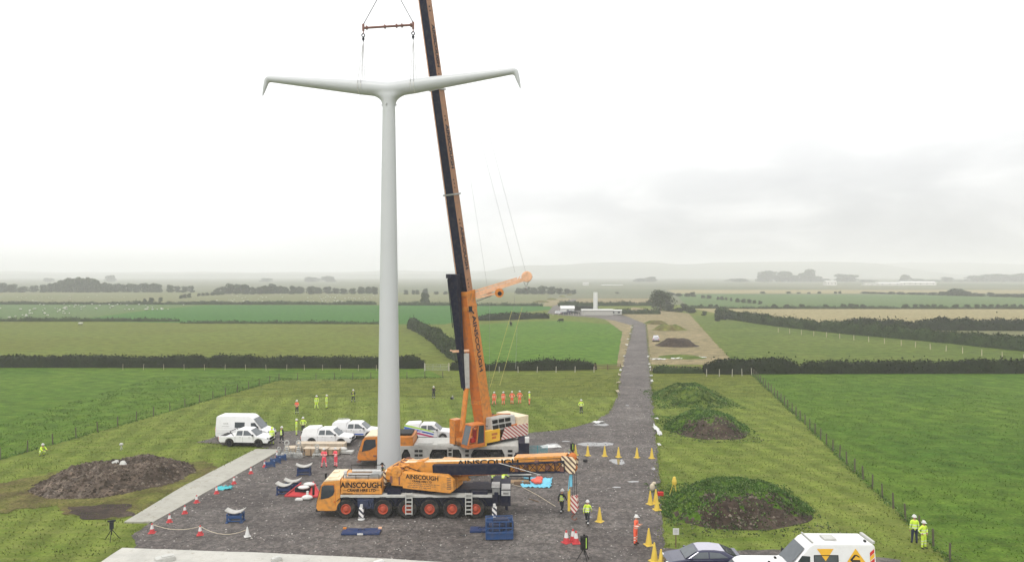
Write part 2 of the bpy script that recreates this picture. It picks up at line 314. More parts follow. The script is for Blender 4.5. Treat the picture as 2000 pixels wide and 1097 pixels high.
def slab(name, px, z, mat, jit=.03):
    pts = densify([G(*p) for p in px], .6, jit); n = len(pts); LAY[0] += 1
    bm = bmesh.new(); t = [bm.verts.new((p.x,p.y,z)) for p in pts]; b = [bm.verts.new((p.x,p.y,-.05)) for p in pts]; bm.faces.new(t)
    for i in range(n): bm.faces.new((t[i], b[i], b[(i+1) % n], t[(i+1) % n]))
    bmesh.ops.triangulate(bm, faces=[f for f in bm.faces if len(f.verts) > 4]); bmesh.ops.recalc_face_normals(bm, faces=bm.faces)
    me = bpy.data.meshes.new(name); bm.to_mesh(me); bm.free(); me.materials.append(M[mat]); o = bpy.data.objects.new(name, me); COL.objects.link(o); return tag(o, kind='structure')
slab('concrete_path', [(243,1021),(300,1021),(550,879),(500,878),(360,950)], .12, 'concrete')
slab('concrete_slab', [(190,1105),(238,1073),(500,1082),(760,1094),(900,1104),(1300,1125),(1300,1500),(100,1500)], .14, 'slab', .06)
for k, (x, y, rx, ry) in enumerate([(1208,901,.75,1.1),(1160,868,2.0,.7),(1185,866,.8,.4),(1080,868,.7,.4),(1238,941,.5,.25),(1205,952,.35,.2),(1225,792,.3,.3),(1175,829,.9,.8),(1275,915,.25,.3),(1105,862,.5,.2),(905,1046,.3,.2),(1150,1010,.3,.12)]):
    c = G(x, y); pts = [(c.x+rx*math.cos(t)*(1+.55*nz(k*3+math.cos(t)*1.5, math.sin(t)*1.5, k)), c.y+ry*math.sin(t)*(1+.55*nz(k*3+math.cos(t)*1.5, math.sin(t)*1.5, k+7))) for t in [i*math.pi/14 for i in range(28)]]
    sheet('puddle', pts, 'water', z=GZ+.004+.0005*k, jit=.08, step=.3, world=True)
# ---------------------------------------------------------------- vegetation
def hedge(name, pts, hgt, wid, leaf, label, mat='hedge_dark', dens=9, gaps=0, cat='hedge', group=None, hv=.25):
    """pts: ground points (world) along the hedge's middle; a lumpy core with leaf faces all over it"""
    P_ = densify([Vector(p) for p in pts], max(.8, wid*.5), 0, False)+[Vector(pts[-1])]
    n = len(P_); Vs = []; Fs = []; K = 9; C = []; seed = random.random()*50
    for i, p in enumerate(P_):
        d = (P_[min(n-1, i+1)]-P_[max(0, i-1)]).normalized(); s = Vector((-d.y, d.x, 0))
        h = hgt*(1+hv*nz(p.x*.06+seed, p.y*.06)+hv*.9*nz(p.x*.3, p.y*.3, seed)+hv*.5*nz(p.x, p.y, seed)); w = wid*(1+.3*nz(p.x*.2, p.y*.2, seed+5))
        e = min(1, (min(i, n-1-i)+.6)/2.5); h *= e**.4; w *= e**.5
        for k in range(K):
            t = math.pi*k/(K-1); q = p+s*(math.cos(t)*w/2*(1+.2*nz(p.x*.8, p.y*.8, k*2.0+seed)))+Vector((0,0,max(0, math.sin(t))**.5*h*.93*(1+.12*nz(p.x*1.3, k*2, seed))))
            if k in (0, K-1): q.z = -.05
            Vs.append(q)
        if i: 
            a = (i-1)*K; Fs += [(a+k, a+k+1, a+K+k+1, a+K+k) for k in range(K-1)]
    Vn = np.array([tuple(v) for v in Vs]); Fn = np.array(Fs)
    area = sum((Vs[f[0]]-Vs[f[2]]).length*(Vs[f[1]]-Vs[f[3]]).length/2 for f in Fs); N_ = min(60000, int(area*dens))
    ar = np.array([(Vs[f[0]]-Vs[f[2]]).length*(Vs[f[1]]-Vs[f[3]]).length for f in Fs]); ar /= ar.sum()
    idx = np.random.choice(len(Fs), N_, p=ar); u = np.random.rand(N_,1); v = np.random.rand(N_,1); q = Vn[Fn[idx]]
    pt = (q[:,0]*(1-u)+q[:,1]*u)*(1-v)+(q[:,3]*(1-u)+q[:,2]*u)*v; pt += np.random.normal(size=(N_,3))*leaf*.45; pt[:,2] = np.maximum(pt[:,2]+abs(np.random.normal(size=N_))*leaf*.4, .03)
    kk = np.random.rand(N_) < .05; pt[kk,2] = np.where(pt[kk,2] > hgt*.6, pt[kk,2]+np.random.exponential(.13*hgt, kk.sum()).clip(0, .45*hgt), pt[kk,2])
    LV, LF = leaf_quads(pt, leaf)
    o = fast_mesh(name, np.vstack([Vn, LV]), np.vstack([Fn, LF+len(Vn)]), [mat])
    return tag(o, label, cat, group)
def gl(*px): return [G(*p) for p in px]
hedge('hedge', gl((-350,716.5),(0,716.5),(200,716.5),(410,717)), 2.25, 2.0, .30, 'long dark clipped hedge above the left bright field, running out of the photo', dens=16, hv=.14)
hedge('hedge', gl((402,717.1),(600,717.6),(742,718),(829,718.5)), 2.2, 2.0, .30, 'dark clipped hedge passing behind the white pylon and ending by the metal gate', dens=16, hv=.16)
hedge('hedge', gl((802,640),(825,650),(855,668),(888,697),(905,708)), 2.9, 3.0, .40, 'bushy green hedge slanting down to the navy lattice jib of the raised crane', 'hedge_green', 10)
hedge('hedge', gl((935,626),(1000,624),(1040,622),(1073,622)), 2.5, 3.6, .5, 'dark hedge at the back of the small field with two black cattle', 'hedge_dark', 6)
hedge('hedge', gl((880,722),(960,723),(1050,722.5),(1165,721)), 1.6, 1.8, .32, 'low ragged dark hedge between the cattle field and the mown field', 'hedge_dark', 13, hv=.45)
hedge('hedge', gl((1374,729),(1470,729),(1560,729)), 2.7, 2.5, .34, 'tall dark hedge starting at the rail fence right of the track', 'hedge_dark', 14, hv=.2)
hedge('hedge', gl((1562,729),(1700,728.5),(1850,728),(2090,728),(2300,728)), 2.4, 2.2, .34, 'dark hedge along the far side of the bright right-hand field, running out of the photo', 'hedge_dark', 14, hv=.22)
hedge('hedge', gl((1400,619),(1500,634),(1592,645),(1660,652),(1760,661),(1875,671.5),(1995,684),(2200,702)), 3.4, 3.5, .42, 'long bushy hedge slanting down across the weedy right-hand field, pale posts at its foot', 'hedge_green', 10, hv=.34)
hedge('hedge', gl((1650,643),(1760,644),(1900,645),(2200,646)), 3.8, 3.8, .55, 'dark thick hedge behind the slanting bushy hedge, in front of the straw field', 'hedge_dark', 7, hv=.36)
hedge('hedge', gl((1275,728),(1330,728.5),(1372,728.5)), 1.1, 1.2, .26, 'low weedy bank of undergrowth under the wooden rail fence right of the track', 'hedge_green', 16, hv=.6)
for (a, b, hh, lab) in [((-300,627.5),(350,627.5),1.1,'thin low hedge line below the sheep pasture on the left'),((352,631),(742,632.5),.7,'thin low hedge line under the emerald green strip'),((-300,594),(735,595),1.3,'thin far hedge line between the two sheep pastures'),
        ((745,596),(1060,597.5),1.4,'thin far hedge line behind the tall slanting hedge, right of the pylon'),((1340,602),(1480,603),1.1,'thin far hedge bank left of the round field bushes'),((1480,603),(2300,603.5),1.0,'thin far hedge bank at the back of the straw field'),
        ((1090,597.5),(1290,597),2.0,'low far hedge behind the site with the short pylon column'),((1140,613),(1290,613),2.0,'low dark hedge in front of the short pylon column')]:
    hedge('hedge_line', gl(a, b), hh, 1.5, .45 if hh < 1.2 else .6, lab, 'hedge_green', 5, hv=.7)
# ---- trees
def tree(name, h, rx, mat, n=1100, leaf=.7, low=.12, seed=1, label=None, cat='tree', loc=(0,0,0), group=None, lobes=13):
    rnd = np.random.RandomState(seed); root = thing(name, label, cat, loc, 0, group)
    t = MB(); t.tube((0,0,-.1),(0,.1,h*.35),h*.035+.04,h*.024,8); t.tube((0,.1,h*.33),(.1,0,h*.75),h*.024,h*.008,7)
    for k in range(6):
        a = k*1.05+seed; t.tube((0,.05,h*(.25+.05*k)),(rx*.65*math.cos(a),rx*.65*math.sin(a),h*(.5+.06*k)),h*.013,h*.004,6)
    t.build('trunk', 'wood_dark', root, smooth=True)
    pts = []
    for k in range(lobes):
        a = rnd.rand()*6.28; rr = rx*.62*math.sqrt(rnd.rand()); zz = h*(low+.14+(.72-low)*rnd.rand()); sh = 1-.55*max(0, (zz/h-.55)/.45)
        c = np.array([rr*sh*math.cos(a), rr*sh*math.sin(a), zz]); s = rx*(.36+.22*rnd.rand())*(1.05-.25*zz/h); m_ = n//lobes
        d = rnd.normal(size=(m_,3)); d /= np.linalg.norm(d, axis=1)[:,None]; d *= (.55+.5*rnd.rand(m_,1)**.6); d[:,2] *= .8; pts.append(c+d*s)
    C = np.vstack(pts); C[:,2] = np.clip(C[:,2], .15, None)
    V, Fq = leaf_quads(C, leaf); fast_mesh('crown', V, Fq, [mat], parent=root); return root
protos = [tree('field_tree', 9, 4.2, 'tree_leaf', 1700, .85, -.06, 11, lobes=17), tree('field_tree', 7, 4.5, 'tree_leaf', 1700, .8, -.08, 23, lobes=17), tree('field_tree', 10.5, 5.0, 'tree_leaf', 2000, .9, -.06, 37, lobes=19), tree('field_tree', 8, 3.4, 'tree_leaf', 1500, .8, -.06, 41, lobes=16)]
used = set()
def far_tree(px, py, hpx, wpx, label, group):
    k = random.randrange(4); pr = protos[k]; base = G(px, py); sc = base.y/F; hh = [9,7,10.5,8][k]; ww = [4.2,4.5,5.0,3.4][k]*2.1
    o = pr if k not in used else copy_tree(pr); used.add(k); o.location = base; o.rotation_euler.z = random.random()*6.28; o.scale = (wpx*sc/ww, wpx*sc/ww, hpx*sc/hh)
    return tag(o, label, 'tree', group)
def row(specs, side, group):
    for s in specs: far_tree(*s[:4], side, group)
# line of trees behind the far left pasture
G1 = 'hazy trees lining the far left pasture'
row([(x, 570+random.random(), h, w) for x, h, w in [(3,19,30),(22,17,26),(45,13,22),(66,14,20),(86,16,20),(100,17,22),(112,20,22),(123,24,22),(137,29,26),(151,32,28),(165,31,28),(177,28,24),(190,26,20),(203,19,22),(215,18,20),(228,18,20),(240,15,18),(254,17,20),(268,17,20),(282,18,22),(297,18,22),(310,17,20),(333,15,18),(346,12,16),(360,12,16),(373,13,14)]], 'hazy grey-green tree in the dense row behind the far left pasture', G1)
row([(x, 573+random.random()*1.5, h, w) for x, h, w in [(424,12,16),(437,14,18),(449,20,24),(465,19,22),(481,20,24),(494,14,18),(508,16,20),(520,17,20),(531,20,22),(545,16,20),(558,14,18),(572,16,22),(588,15,20),(606,17,22),(622,13,20),(640,14,20),(656,12,18),(671,11,18),(688,12,18),(705,14,18),(720,14,18),(731,16,18)]], 'hazy rounded tree in the row behind the pale sheep field left of the pylon', G1)
row([(x, 574.5, h, w) for x, h, w in [(793,9,11),(808,9,10),(815,9,9),(852,6,12),(870,6,12)]], 'small hazy tree between the pylon and the raised boom', G1)
row([(x, 574, h, w) for x, h, w in [(1015,12,22),(1030,15,24),(1044,13,24),(1060,16,24),(1076,15,24),(1092,12,20),(1108,11,18),(1120,9,14)]], 'hazy tree behind the end of the pale winch arm', G1)
far_tree(831, 594.5, 24, 24, 'single round grey bush tree on the pale field just right of the pylon', None)
far_tree(830, 577, 15, 14, 'small tree showing above the single round bush right of the pylon', None)
for x, y, h, w, l in [(283,591,9,8,'leftmost of three small round bushes in the sheep pasture'),(296,590,10,12,'middle one of three small round bushes in the sheep pasture'),(314,588,8,9,'rightmost of three small round bushes in the sheep pasture')]: far_tree(x, y, h, w, l, 'round pasture bushes')
for x, y, h, w in [(353,583,7,9),(361,582,8,10),(369,581,9,10)]: far_tree(x, y, h, w, 'small dark bush in the clipped clump beyond the three round bushes', 'far pasture bush clump')
for x, y, h, w in [(389,578,6,9),(397,577.5,6,9),(405,577,6,10),(415,576.5,7,12),(425,576,7,12),(434,575.5,7,10)]: far_tree(x, y, h, w, 'small bush in the broken hedge reaching the far tree row on the left', 'broken far hedge bushes')
o = tree('big_bush', 13, 8.5, 'tree_leaf', 5200, .75, .02, 77, 'large dense grey-green tree standing alone beside the end of the track', 'tree', G(1290,606), lobes=26); o.scale = (.86,.86,.76)
for x, y, h, w, l in [(1308,608,14,26,'low bush at the right foot of the large lone tree'),(1337,607,15,20,'round bush right of the large lone tree'),(1350,611,11,22,'low wide bush sloping away right of the large lone tree'),(1326,609,9,18,'small low bush between the large lone tree and the round bush'),(1376,616,9,12,'small ruddy round bush by the corner of the weedy field'),
        (1411,624,20,30,'round dark bush at the upper end of the slanting bushy hedge'),(1402,627,12,16,'small bush at the very tip of the slanting bushy hedge'),(1248,609,5,14,'small low bush on the far verge left of the large lone tree'),(1262,609,6,14,'low bush just left of the large lone tree')]: far_tree(x, y, h, w, l, None)
for x, w, h in [(1352,12,6),(1364,9,6),(1370,10,8),(1388,12,8),(1399,12,7),(1513,16,8),(1536,16,8),(1566,14,8),(1613,14,8),(1648,14,9),(1662,14,9),(1673,12,8),(1686,14,8),(1720,11,5),(1768,18,8),(1788,12,8),(1800,12,8),(1812,12,8),(1824,12,8),(1838,10,7),(1866,16,8),(1889,14,8),(1908,12,8),(1922,12,8),(1936,12,8),(1950,12,8),(1965,12,8),(1980,12,8),(1995,12,8)]:
    far_tree(x, 601.5, h, w, 'small rounded bush in the gappy hedge behind the straw-coloured field', 'bushes in the gappy far hedge')
for x, y, w, h in [(1311,577,20,6),(1326,578,18,6),(1342,579,14,7),(1353,579,14,9),(1373,582,10,6),(1384,583,12,7),(1403,585,8,6),(1410,585.5,9,7),(1418,586,7,6),(1428,588,6,7),(1441,590,12,8),(1452,591,12,8),(1463,592,12,8),(1473,592.5,10,7),(1484,594,10,7)]:
    far_tree(x, y, h, w, 'small bush in the broken diagonal hedge row right of the large lone tree', 'broken diagonal hedge row')
for x, w, h in [(1205,10,3),(1600,10,4),(1632,8,4),(1640,8,5),(1490,12,4),(1540,12,4),(1560,10,3),(1580,8,3),(1690,20,4),(1705,20,4),(1722,22,4),(1740,22,5),(1760,22,5),(1780,22,5),(1800,24,5),(1820,24,6),(1842,24,8),(1858,30,12),(1870,34,15),(1884,30,11),(1900,24,7),(1915,22,6),(1935,16,9),(1950,24,6),(1968,24,7),(1985,24,7),(2000,20,8)]:
    far_tree(x, 573+(.0 if x < 1690 else (x-1690)*.025), h, w, 'hazy bush in the long low far hedge at the right horizon', 'long far hedge at the right horizon')
G2 = 'pale silhouettes of trees deep in the haze'
for x, y, w, h in [(1250,561,40,18),(1270,560,36,20),(1500,563,60,36),(1530,563,60,34),(1548,563,40,26),(1571,564,36,32),(1582,564,30,40),(1592,564,40,26),(1610,564,34,20),(1645,564,40,30),(1662,564,40,28),(1690,564,50,18),(1730,563,40,16),(1769,563,30,28),(1790,564,40,20),(1820,564,40,18),(1850,564,30,24),(1880,564,60,18),(1910,566,60,30),(1940,566,60,32),(1975,566,60,30),(2000,566,60,34),
        (96,562,26,20),(70,562,34,14),(40,562,40,12),(15,562,40,14),(215,561,26,24),(520,561,30,18),(610,560,40,20),(640,560,40,22),(670,560,40,16),(700,560,50,14),(560,560,60,12),(1070,560,60,16),(1120,561,60,12),(940,560,60,12),(1330,560,60,16),(1380,560,60,14),(1440,561,60,18)]:
    if h > 16: far_tree(x, 550, h-(y-550), w*.9, 'pale tree silhouette almost lost in the haze beyond the fields', G2)
# ---- far hills
def hills(pts, Y, depth):
    mb = MB(); n = 90; vs = []
    for i in range(n+1):
        px = -600+i*3200/n; hh = 0
        for (c, w, top) in pts: hh = max(hh, (HY-top)*math.exp(-((px-c)/w)**4))
        hh = (hh+2.2*nz(px*.011, Y)+1.0*nz(px*.05, Y))*Y/F+H
        x = (px-1000)*Y/F; vs += [(x, Y-depth, -1), (x, Y-depth*.4, hh*.65+3*nz(i*.7, 1)), (x, Y, max(4, hh)), (x, Y+depth, 0)]
    mb.add(vs, [(i*4+k, i*4+k+1, i*4+5+k, i*4+4+k) for i in range(n) for k in range(3)]); return tag(mb.build('hills', 'g_far', smooth=True), kind='structure')
hills([(1230,150,512),(1560,230,511),(1080,120,517),(1400,90,514)], 3600, 400)
hills([(300,500,531),(-200,300,529),(1850,230,513),(2150,300,518),(900,300,529)], 4400, 400)
# ---- mounds
foliage('clod', (.032,.023,.017), (.068,.051,.039), (.15,.125,.10))
def mound(px, pyn, rx, ry, h, label, mats, name='soil_mound', fl=.55, rot=0, bumpy=.12, weeds=0, grassy=None, wm=('weed_leaf','weed_grey'), wsize=.3):
    c = G(px, pyn); c.y += ry; c.z = 0; c.x = (px-1000)*c.y/F; n = 132 if name == 'dirt_heap' else 84; V = []; root = thing(name, label, 'mound', c, rot); seed = px*.1
    def hz(x, y):
        a = math.atan2(y, x); r = math.sqrt((x/rx)**2+(y/ry)**2)/(1+.10*math.cos(2*a+seed)+.12*nz(math.cos(a)*1.6, math.sin(a)*1.6, seed)); t = max(0, min(1, (1-r)/(1-fl)))
        z = h*(t*t*(3-2*t))*(1+.12*nz(x*.3, y*.3, seed)); return z+(bumpy*h*(nz(x*.8, y*.8, seed)+.5*nz(x*2.2, y*2.2, seed+3)+.35*nz(x*5, y*5, seed)+(.9*abs(nz(x*1.3, y*1.6, seed+8))-.5*abs(nz(x*3.1, y*3.3, 2)) if name == 'dirt_heap' else 0)))*min(1, t*3)-.06*(t <= .02)-(.3 if r > 1.12 else 0)
    Fs = []; idx = 0; mi = []
    for j in range(n+1):
        for i in range(n+1): x = (i/n*2-1)*rx*1.25; y = (j/n*2-1)*ry*1.25; V.append((x, y, hz(x, y)))
    for j in range(n):
        for i in range(n):
            a = j*(n+1)+i; x = (i/n*2-1)*rx*1.25; y = (j/n*2-1)*ry*1.25
            if max(V[q][2] for q in (a,a+1,a+n+1,a+n+2)) < -.1: continue
            Fs.append((a, a+1, a+n+2, a+n+1)); g_ = grassy(x/rx, y/ry)+.35*nz(x*.9, y*.9, 4)+.2*nz(x*3, y*3, 4) if grassy else -1; mi.append(1 if g_ > 0 else 0)
    o = fast_mesh('earth', np.array(V), np.array(Fs), list(mats), np.array(mi), root); o.data.shade_smooth()
    if name == 'dirt_heap' or (weeds and grassy(0, -.9) < 0):
        nc = 9000 if name == 'dirt_heap' else 2600; cx_ = np.random.uniform(-1, 1, nc)*rx*1.05; cy_ = np.random.uniform(-1, 1, nc)*ry*1.05; q_ = [(x, y, hz(x, y)) for x, y in zip(cx_, cy_)]
        q_ = np.array([p for p in q_ if p[2] > .02 and (not grassy or grassy(p[0]/rx, p[1]/ry) < .1)]); sz = (.03+.13*np.random.rand(len(q_))**4)[:,None,None]; oc = np.array([(-1,-.7,-.2),(1,-.8,-.2),(.8,.9,-.2),(-.9,.7,-.2),(-.2,.1,.9),(.4,-.2,.7)])
        jt = 1+.5*(np.random.rand(len(q_), 6, 3)-.5); Vc = (q_[:,None,:]+oc[None]*sz*jt).reshape(-1,3); fc = np.array([(0,1,5),(0,5,4),(1,2,5),(2,4,5),(2,3,4),(3,0,4)]); Fc = (np.arange(len(q_))[:,None,None]*6+fc[None]).reshape(-1,3)
        fast_mesh('clods', Vc, Fc, ['clod'], parent=root)['kind'] = 'stuff'
    if weeds:
        C = []; C2 = []
        while len(C)+len(C2) < weeds:
            x = random.uniform(-1,1)*rx*1.1; y = random.uniform(-1,1)*ry*1.1; z = hz(x, y)
            if z < .0 and random.random() < .7: continue
            g_ = grassy(x/rx, y/ry)+.5*nz(x*.6, y*.6, 9)
            if g_ < 0 and random.random() < .72+.2*nz(x*1.2, y*1.2): continue
            if nz(x*1.1, y*1.1, 30)+random.random()*.5 < .05: continue
            for _ in range(3): (C if g_ > 0.05 or random.random() < .35 else C2).append((x+random.gauss(0,.10), y+random.gauss(0,.10), max(0, z)+abs(random.gauss(0,.07))))
        for nm, CC, mt in (('weeds', C, wm[0]), ('dry_weeds', C2, wm[1])):
            V2, F2 = leaf_quads(np.array(CC), wsize); fast_mesh(nm, V2, F2, [mt], parent=root)['kind'] = 'stuff'
    return root
mound(226, 972, 7.2, 5.4, 1.08, 'large bare heap of light brown subsoil beside the concrete path', ('soil_grey','soil_grey'), 'dirt_heap', .5, rot=.16, bumpy=.17)
mound(1436, 1042, 5.4, 5.6, 1.5, 'nearest overgrown mound with brown weedy front behind the white vans', ('soil','g_bright'), fl=.45, weeds=17000, grassy=lambda x, y: y*.9+.32+(.15 if x < -.6 else 0), wsize=.14)
mound(1379, 861, 4.7, 6.6, 1.6, 'middle overgrown mound with a dark earth front beside the track', ('soil','g_bright'), fl=.4, weeds=11000, grassy=lambda x, y: y+.4, wsize=.16)
mound(1345, 796, 5.2, 7, 1.9, 'third overgrown mound from the camera, dark green and peaked, beside the track', ('g_weedy','g_weedy'), fl=.25, weeds=12000, grassy=lambda x, y: .4, wsize=.17)
mound(1322, 679, 5.2, 6, 1.7, 'long dark earth heap beside the parked lilac car', ('soil','g_weedy'), fl=.35, grassy=lambda x, y: y-.3)
mound(1307, 646.5, 5.6, 5, 1.7, 'olive-topped earth heap beyond the parked lilac car', ('g_worn','g_weedy'), fl=.3, grassy=lambda x, y: y+.2)
mound(1280, 634, 5.0, 5, 1.2, 'small farthest earth heap at the end of the track', ('g_worn','g_weedy'), fl=.3, grassy=lambda x, y: y+.2)
mound(1330, 702, 5.2, 4, .5, 'low flat grassy hump edged with white sheeting by the rail fence', ('g_weedy','g_weedy'), fl=.3, grassy=lambda x, y: 1)
for x, y, w in [(1078,586,14),(1098,580,10),(1112,577,8),(1058,591,18)]: mound(x, y, w*.33, 6, 1.2, 'low hazy spoil heap along the far track, beyond the cattle field', ('g_worn','g_worn'), fl=.3)['group'] = 'far hazy spoil heaps'
# ---- short grass tufts over the near ground
def inside(px, py, poly):
    r = np.zeros(len(px), bool); n = len(poly)
    for i in range(n):
        x1, y1 = poly[i]; x2, y2 = poly[(i+1) % n]; c = ((y1 > py) != (y2 > py)) & (px < (x2-x1)*(py-y1)/((y2-y1) or 1e-9)+x1); r ^= c
    return r
def tufts(n, x0, x1, y0, y1, h, mat, test, name='grass'):
    X = np.random.uniform(x0, x1, n); Y = np.random.uniform(y0, y1, n); px = X*F/Y+1000; py = HY+H*F/Y
    ok = test(px, py, X, Y); X, Y = X[ok], Y[ok]; n = len(X); Vs = []; a = np.random.rand(n)*6.28
    for k in range(3):
        t = a+k*2.1; s = h*(.5+np.random.rand(n)); w = s*.35; dx, dy = np.cos(t), np.sin(t)
        Vs.append(np.stack([np.stack([X-dy*w, Y+dx*w, np.zeros(n)], 1), np.stack([X+dy*w, Y-dx*w, np.zeros(n)], 1), np.stack([X+dx*s*.6, Y+dy*s*.6, s], 1)], 1))
    V = np.concatenate(Vs, 1).reshape(-1, 3); o = fast_mesh(name, V, np.arange(len(V)).reshape(-1, 3), [mat]); return tag(o, kind='stuff')
LF = [(-900,716),(868,716),(868,737),(545,742),(300,812),(0,897),(-700,1096),(-900,1096)]; RF = [(1468,730),(2900,730),(2900,1100),(2600,1800),(1855,1097)]
CP = [(243,1021),(300,1021),(550,879),(500,878),(360,950)]; CS = [(190,1105),(238,1073),(500,1082),(760,1094),(900,1104),(1300,1125),(1300,1500),(100,1500)]; DH = [(60,975),(130,910),(240,892),(380,905),(440,925),(300,985)]
def near(px, py, X, Y, polys): 
    k = np.zeros(len(px), bool)
    for p in polys: k |= inside(px, py, p)
    return k
clump = lambda X, Y, t: np.array([nz(x*.45, y*.45, 2)+.6*nz(x*1.5, y*1.5, 8) for x, y in zip(X, Y)]) > t
o = tufts(60000, -48, 48, 40, 128, .08, 'tuft', lambda px, py, X, Y: ~near(px, py, X, Y, [GRAVEL, CP, CS, LF, RF, DH]) & clump(X, Y, -.4)); o['label'] = 'short yellow-green tufts over the mown ground'
o = tufts(90000, -62, 75, 42, 125, .11, 'tuft_green', lambda px, py, X, Y: near(px, py, X, Y, [LF, RF]) & clump(X, Y, -.12)); o['label'] = 'clumps of lush grass over the two bright fields'
def edge_strip(lines, per_m, spread, h, leafsz, mat, label):
    pts = []
    for ln in lines:
        for a, b in zip(ln, ln[1:]):
            d = (b-a).length; m_ = int(d*per_m)
            for _ in range(m_):
                p = a.lerp(b, random.random()); q = (p.x+random.gauss(0, spread), p.y+random.gauss(0, spread), abs(random.gauss(0, h)))
                if nz(q[0]*.5, q[1]*.5, 44)+random.random()*.6 > .0: pts.append(q)
    V, Fq = leaf_quads(np.array(pts), leafsz); o = fast_mesh('grass', V, Fq, [mat]); tag(o, label, kind='stuff')
gr_l = gl(*GRAVEL[:6]); gr_m = gl(*[p for p in GRAVEL[6:16]]); gr_r = gl(*GRAVEL[17:27])
edge_strip([gr_l[:2], gr_l[3:], gr_m, gr_r, gl((243,1021),(360,950),(500,878)), gl((190,1105),(238,1073),(262,1070))], 26, .22, .07, .11, 'tuft', 'ragged grass along the edges of the gravel and the concrete')
edge_strip([gl((-60,914),(0,897),(300,812),(545,742),(865,738)), gl((1468,730),(1855,1097),(1900,1140))], 34, .18, .13, .15, 'weed_leaf', 'longer unmown grass growing along the wire fences')
# stones loose on the gravel
X = np.random.uniform(-40, 20, 40000); Y = np.random.uniform(40, 110, 40000); k = inside(X*F/Y+1000, HY+H*F/Y, GRAVEL) & ~inside(X*F/Y+1000, HY+H*F/Y, CS); X, Y = X[k], Y[k]
s = .02+.05*np.random.rand(len(X))**3; o4 = np.array([(-1,-.7,0),(1,-.7,0),(.8,.8,0),(-.8,.8,0),(0,0,.9)]); V = (np.stack([X, Y, np.full(len(X), GZ)], 1)[:,None,:]+o4[None]*s[:,None,None]).reshape(-1,3)
f = np.array([(0,1,4),(1,2,4),(2,3,4),(3,0,4)]); Fq = (np.arange(len(X))[:,None,None]*5+f[None]).reshape(-1,3)
foliage('stone', (.06,.055,.05), (.14,.13,.12), (.38,.36,.33)); tag(fast_mesh('loose_stones', V, Fq, ['stone']), 'loose grey stones scattered over the gravel', None, None, 'stuff')
# ---------------------------------------------------------------- fences
def fence(name, pts, gap, h, label, post='post', wires=3, r=.05, rails=False, cat='fence'):
    root = thing(name, label, cat, pts[0]); o0 = Vector(pts[0]); P_ = []
    for a, b in zip(pts, pts[1:]):
        k = max(1, round((Vector(b)-Vector(a)).length/gap)); P_ += [Vector(a).lerp(Vector(b), j/k) for j in range(k)]
    P_.append(Vector(pts[-1])); P_ = P_[:99]; base = MB(); base.box(-r,r,-r,r,-.3,h,0,(-r*.9,r*.9,-r*.9,r*.9)); base.box(-r*.9,r*.9,-r*.9,r*.9,h,h+.03,0,(-r*.3,r*.3,-r*.3,r*.3)); p0 = base.build('post', post, root, bevel=.005)
    tops = []
    for i, p in enumerate(P_):
        q = p0 if i == 0 else p0.copy()
        if i: COL.objects.link(q)
        q.parent = root; q.location = p-o0; q.rotation_euler = (random.gauss(0,.03), random.gauss(0,.03), random.random()); tops.append(p-o0)
    w = MB()
    if rails:
        for z in [h*.35, h*.65, h*.92]:
            for a, b in zip(tops, tops[1:]): w.beam(a+Vector((0,-.06,z)), b+Vector((0,-.06,z)), (0,1,0), .04, .11)
        w.build('rails', post, root)
    else:
        for z in [h*(.3+.65*k/max(1, wires-1)) for k in range(wires)]: w.path([t+Vector((0,0,z)) for t in tops], .006 if P_[0].y < 150 else .01, 4)
        w.build('wires', 'post', root)
    return root
fence('post_and_wire_fence', gl((-60,914),(0,897),(300,812),(545,742),(865,738)), 3.2, 1.15, 'wooden post and wire fence round the bright left-hand field')
fence('post_and_wire_fence', gl((1468,730),(1855,1097),(1900,1140)), 2.6, 1.2, 'wooden post and wire fence slanting down the right side to the two workers', wires=4)
fence('post_and_wire_fence', gl((240,722),(560,723),(735,724)), 3.7, 1.1, 'row of thin pale posts with wire along the foot of the long left hedge', 'wood_pale', r=.025)
fence('post_and_wire_fence', gl((1380,735),(1430,735),(1468,733)), 2.4, 1.3, 'pale posts and wire in front of the tall dark hedge right of the track', 'post_pale')
fence('post_and_wire_fence', gl((1520,649),(1640,661),(1760,675),(1880,690),(2000,705)), 5, 1.4, 'pale posts along the foot of the slanting bushy hedge', 'wood_pale', r=.06)
fence('wooden_rail_fence', gl((1162,722),(1212,722)), 2.4, 1.1, 'three-rail wooden fence on the left side of the track', 'wood_dark', rails=True, r=.07)
fence('wooden_rail_fence', gl((1272,726),(1368,727)), 2.5, 1.1, 'three-rail wooden fence on the right side of the track', 'wood_dark', rails=True, r=.07)
fence('post_and_wire_fence', gl((975,727),(1160,727)), 3.4, 1.1, 'pale crooked posts in front of the low ragged hedge', 'post_pale', r=.05)
fence('post_and_wire_fence', gl((1080,616),(1140,616)), 2.2, 1.3, 'pale posts in front of the cars on the far site', 'post_pale', r=.08)
ga = thing('metal_gate', 'grey metal field gate between the hedge end and the raised boom', 'gate', G(831,724)); w = MB()
for z in (.15,.4,.65,.9,1.2): w.tube((0,0,z),(4.2,0,z),.025,.025,6)
for x in (0,1.4,2.8,4.2): w.tube((x,0,.1),(x,0,1.25),.03,.03,6)
w.build('bars', 'steel', ga)
for x in (-.15,4.35): MB().box(x-.09,x+.09,-.09,.09,-.2,1.45).build('post', 'post_pale', ga, bevel=.01)
